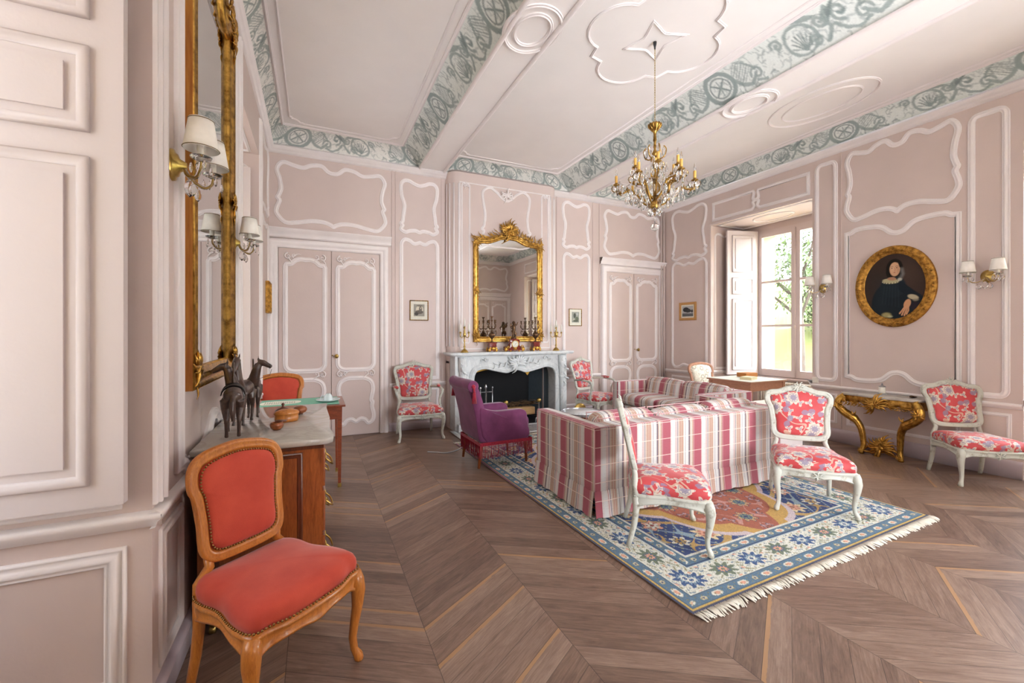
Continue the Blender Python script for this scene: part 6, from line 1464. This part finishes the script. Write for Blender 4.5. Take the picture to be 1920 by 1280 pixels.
for sx in (-1, 1):
    m.tube(CR([(sx*.19, -.28, .05), (sx*.12, -.27, .10), (sx*.05, -.26, .05), (0, -.26, .12)], 4, False), .012, 6); m.tube(CR([(sx*.19, -.28, .03), (sx*.10, -.24, .03), (0, -.22, .05)], 4, False), .012, 6)
m.build('stretcher_carving', M['gilt'], T)
T = empty('jar', (XR-.24, 2.60, .6985), 0, 'small white jar with a silver lid standing on the gilt console', 'jar')
m = MB(); m.lathe([(.001, 0), (.040, 0), (.042, .012), (.036, .018), (.001, .018)], (0, 0, 0), 18); m.build('base', M['cable'], T)
m = MB(); m.lathe([(.001, .018), (.030, .018), (.032, .03), (.029, .085), (.001, .088)], (0, 0, 0), 18); m.build('body', M['wax'], T)
m = MB(); m.lathe([(.001, .088), (.034, .088), (.034, .094), (.018, .102), (.008, .11), (.010, .12), (.001, .132)], (0, 0, 0), 16); m.build('lid', M['steel'], T)
m = MB(); m.ell((0, 0, .008), (.05, .03, .010), 12); m.ell((-.03, .0, .012), (.02, .022, .012), 10); o = m.build('dark_pebble_dish', M['bronze']); o.location = (XR-.22, 2.33, .7015); tag(o, 'small dark flat dish lying on the gilt console near the chair', 'dish')

# ------------------------------------------------------------------ round table by the fire
T = empty('round_table', (2.66, 3.89, .012), 0, 'low round table with white marble top and brass gallery behind the near sofa', 'table')
m = MB(); m.lathe([(.001, .515), (.222, .515), (.226, .522), (.001, .526)], (0, 0, 0), 36); m.build('marble_top', M['whitemarble'], T)
m = MB(); m.lathe([(.226, .505), (.236, .507), (.236, .512), (.231, .514), (.231, .526), (.234, .528), (.231, .531), (.228, .528), (.228, .516)], (0, 0, 0), 36); m.build('gallery', M['steel'], T)
m = MB(); m.lathe([(.001, .42), (.21, .42), (.215, .43), (.215, .50), (.222, .507), (.001, .507)], (0, 0, 0), 36); m.build('drum', M['walnut'], T)
for k in range(4):
    a = PI/4+k*PI/2; ca, sa = math.cos(a), math.sin(a); m = MB(); m.tube([(ca*.19, sa*.19, .50), (ca*.195, sa*.195, .30), (ca*.19, sa*.19, .0)], [.018, .014, .009], 8); m.build('leg', M['walnut'], T)
# brass disc leaning at the right side of the fireplace
T = empty('brass_dish', (3.66, 5.42, .012), 0, 'round ribbed brass dish standing on the hearth right of the fireplace', 'dish')
m = MB(); m.grid(lambda i, j: ((.001, .02, .04, .055, .075, .09, .11, .12, .118)[j]*math.cos(2*PI*i/30), -(.05, .045, .05, .035, .04, .025, .022, .005, 0)[j], .20+(.001, .02, .04, .055, .075, .09, .11, .12, .118)[j]*math.sin(2*PI*i/30)), 30, 9, closeu=True); m.build('dish', M['brass'], T)
m = MB(); m.tube([(-.07, .0, .0), (-.04, 0, .09)], .008, 6); m.tube([(.07, 0, .0), (.04, 0, .09)], .008, 6); m.tube([(0, .09, 0), (0, .01, .2)], .008, 6); m.build('stand', M['brass'], T)

# ------------------------------------------------------------------ window corner
T = empty('window_table', (5.585, 4.08, 0), 0, 'brown wooden table with a pale top standing at the window', 'table')
m = MB(); m.rbox((0, 0, .738), (.76, .70, .022), .006, 3); m.build('tabletop', M['pinewood'], T)
m = MB(); m.rbox((0, 0, .7505), (.752, .692, .006), .002, 2); m.build('table_cover', M['paper'], T)
m = MB()
for q in ((-.35, .35, -.32, -.30), (-.35, .35, .30, .32), (-.35, -.33, -.30, .30), (.33, .35, -.30, .30)): m.bb(*q, .62, .728)
m.build('apron', M['pinewood'], T)
for sx in (-1, 1):
    for sy in (-1, 1): m = MB(); m.grid(lambda i, j: (sx*.335+(-1, 1, 1, -1)[i]*(.024, .022, .015)[j], sy*.305+(-1, -1, 1, 1)[i]*(.024, .022, .015)[j], (.728, .58, 0)[j]), 4, 3, closeu=True, smooth=False); m.build('leg', M['pinewood'], T)
def book(lb, loc, rz, d, mat):
    T = empty('book', loc, rz, lb, 'book'); m = MB(); m.rbox((0, 0, d[2]*.5), (d[0]-.008, d[1]-.008, d[2]-.006), .003, 3); m.build('pages', M['paper'], T)
    m = MB(); m.bb(-d[0]/2, d[0]/2, -d[1]/2, d[1]/2, 0, .003); m.bb(-d[0]/2, d[0]/2, -d[1]/2, d[1]/2, d[2]-.003, d[2]); m.bb(-d[0]/2, d[0]/2, -d[1]/2-.002, -d[1]/2+.002, 0, d[2]); m.bb(-d[0]/2-.002, -d[0]/2+.002, -d[1]/2, d[1]/2, 0, d[2]); m.build('cover', mat, T)
book('cream covered book lying flat on the window table', (5.50, 3.98, .753), .25, (.20, .15, .036), M['bookcream'])
book('brown covered thick book lying on the window table behind the cream one', (5.80, 4.22, .753), -.1, (.22, .16, .062), M['bookbrown'])
T = empty('radiator', (6.76, 4.12, 0), 0, 'cream cast iron radiator in the window recess behind the table', 'radiator')
m = MB()
for zz in (.14, .56): m.tube([(0, -.55, zz), (0, .55, zz)], .022, 8)
for k in range(23):
    y = -.55+.05*k
    for dx in (-.055, 0, .055): m.tube([(dx, y, .12), (dx, y, .58)], .016, 6)
    m.tube([(-.055, y, .60), (.055, y, .60)], .018, 6); m.tube([(-.055, y, .10), (.055, y, .10)], .018, 6)
    if k in (1, 21): m.tube([(0, y, .10), (0, y, 0)], .018, 6)
m.build('ribs', M['radiator'], T)
T = empty('white_cabinet', (4.47, 2.93, 0), 0, 'low white cabinet just visible between the near sofa and the chair', 'cabinet')
m = MB(); m.rbox((0, 0, .32), (.40, .34, .62), .008, 3); m.rbox((0, 0, .642), (.43, .37, .022), .006, 3); m.build('body', M['white'], T)
m = MB(); m.rbox((0, -.172, .33), (.36, .012, .54), .004, 3); d_ = m.build('door', M['white'], T); m = MB(); m.ell((.14, -.186, .36), .010, 8); m.build('knob', M['brass'], d_)
m = MB(); m.rbox((0, 0, 0), (.022, .07, .075), .004, 3); o = m.build('wall_socket', M['wax']); o.location = (XR-.011, 3.44, .77); tag(o, 'white socket box on the edge of the window pier above the dado rail', 'socket')
m = MB(); m.tube(CR([(1.20, 4.93, .006), (1.30, 4.86, .007), (1.38, 4.80, .006), (1.52, 4.84, .006), (1.62, 4.95, .006)], 5, False), .006, 6); tag(m.build('floor_cable', M['cable']), 'short grey cable lying on the floor behind the purple armchair', 'cable')

# ------------------------------------------------------------------ outside the window
m = MB(); m.bb(7.35, 17.0, -20, 40, -.9, -.8); st(m.build('terrace', M['gravel']))
rh = np.random.RandomState(1)
def hf(i, j):
    x = 17+i*1.3; y = -20+j*1.6; return (x, y, -.9+7.5*(1-math.exp(-max(0, i-2)/9.0))+.5*math.sin(i*1.3+j*.7)+.6*math.sin(j*.9+i*.31))
m = MB(); m.grid(hf, 26, 44); st(m.build('hill', M['hillside']))
def tree(loc, hgt, rad, nl, lb, mat, seed, gap=0.0):
    T = empty('tree', loc, 0, lb, 'tree', 'trees outside the window'); r = random.Random(seed)
    m = MB(); m.tube([(0, 0, 0), (.1, .05, hgt*.35), (.0, .1, hgt*.7)], [.22, .16, .07], 8)
    for k in range(9):
        a = r.uniform(0, 2*PI); z0 = hgt*r.uniform(.35, .6); m.tube([(.05, .05, z0), (rad*.5*math.cos(a), rad*.5*math.sin(a), z0+hgt*.12), (rad*.85*math.cos(a), rad*.85*math.sin(a), z0+hgt*.25)], [.06, .035, .012], 5)
    m.build('trunk', M['trunk'], T)
    m = MB()
    for k in range(nl):
        a, b, c = r.uniform(0, 2*PI), r.uniform(-1, 1), r.random()**.45; s_ = math.sqrt(1-b*b); q = rad*c*(1+.25*math.sin(a*3+b*4))
        p = Vector((q*s_*math.cos(a), q*s_*math.sin(a), hgt*.66+q*b*.85)); e = r.uniform(.06, .13); R = Matrix.Rotation(r.uniform(0, 6), 3, 'X') @ Matrix.Rotation(r.uniform(0, 6), 3, 'Z')
        m.add([p+R @ Vector(t) for t in ((-e, 0, 0), (0, -e*.5, 0), (e, 0, 0), (0, e*.5, 0))], [(0, 1, 2, 3)], False)
    m.build('crown', mat, T)
for i, (p, h_t, rd, nl, mt, lb) in enumerate((((15.0, 9.0, -.9), 7.0, 1.9, 1500, 'leaf', 'green tree with thin branches against the sky outside the window'),
        ((23.5, 18.0, 1.8), 5.0, 2.3, 4200, 'leafy', 'yellowing bushy tree on the hill, left in the window view'), ((28.0, 15.4, 2.3), 5.2, 2.4, 4200, 'leaf', 'green bushy tree on the hill, right in the window view'),
        ((19.4, 14.8, .2), 3.2, 1.5, 3000, 'leafy', 'low yellowing tree at the foot of the hill'), ((22.2, 11.9, .6), 3.4, 1.6, 3000, 'leaf', 'low green tree at the foot of the hill'))):
    tree(p, h_t, rd, nl, lb, M[mt], i+3)
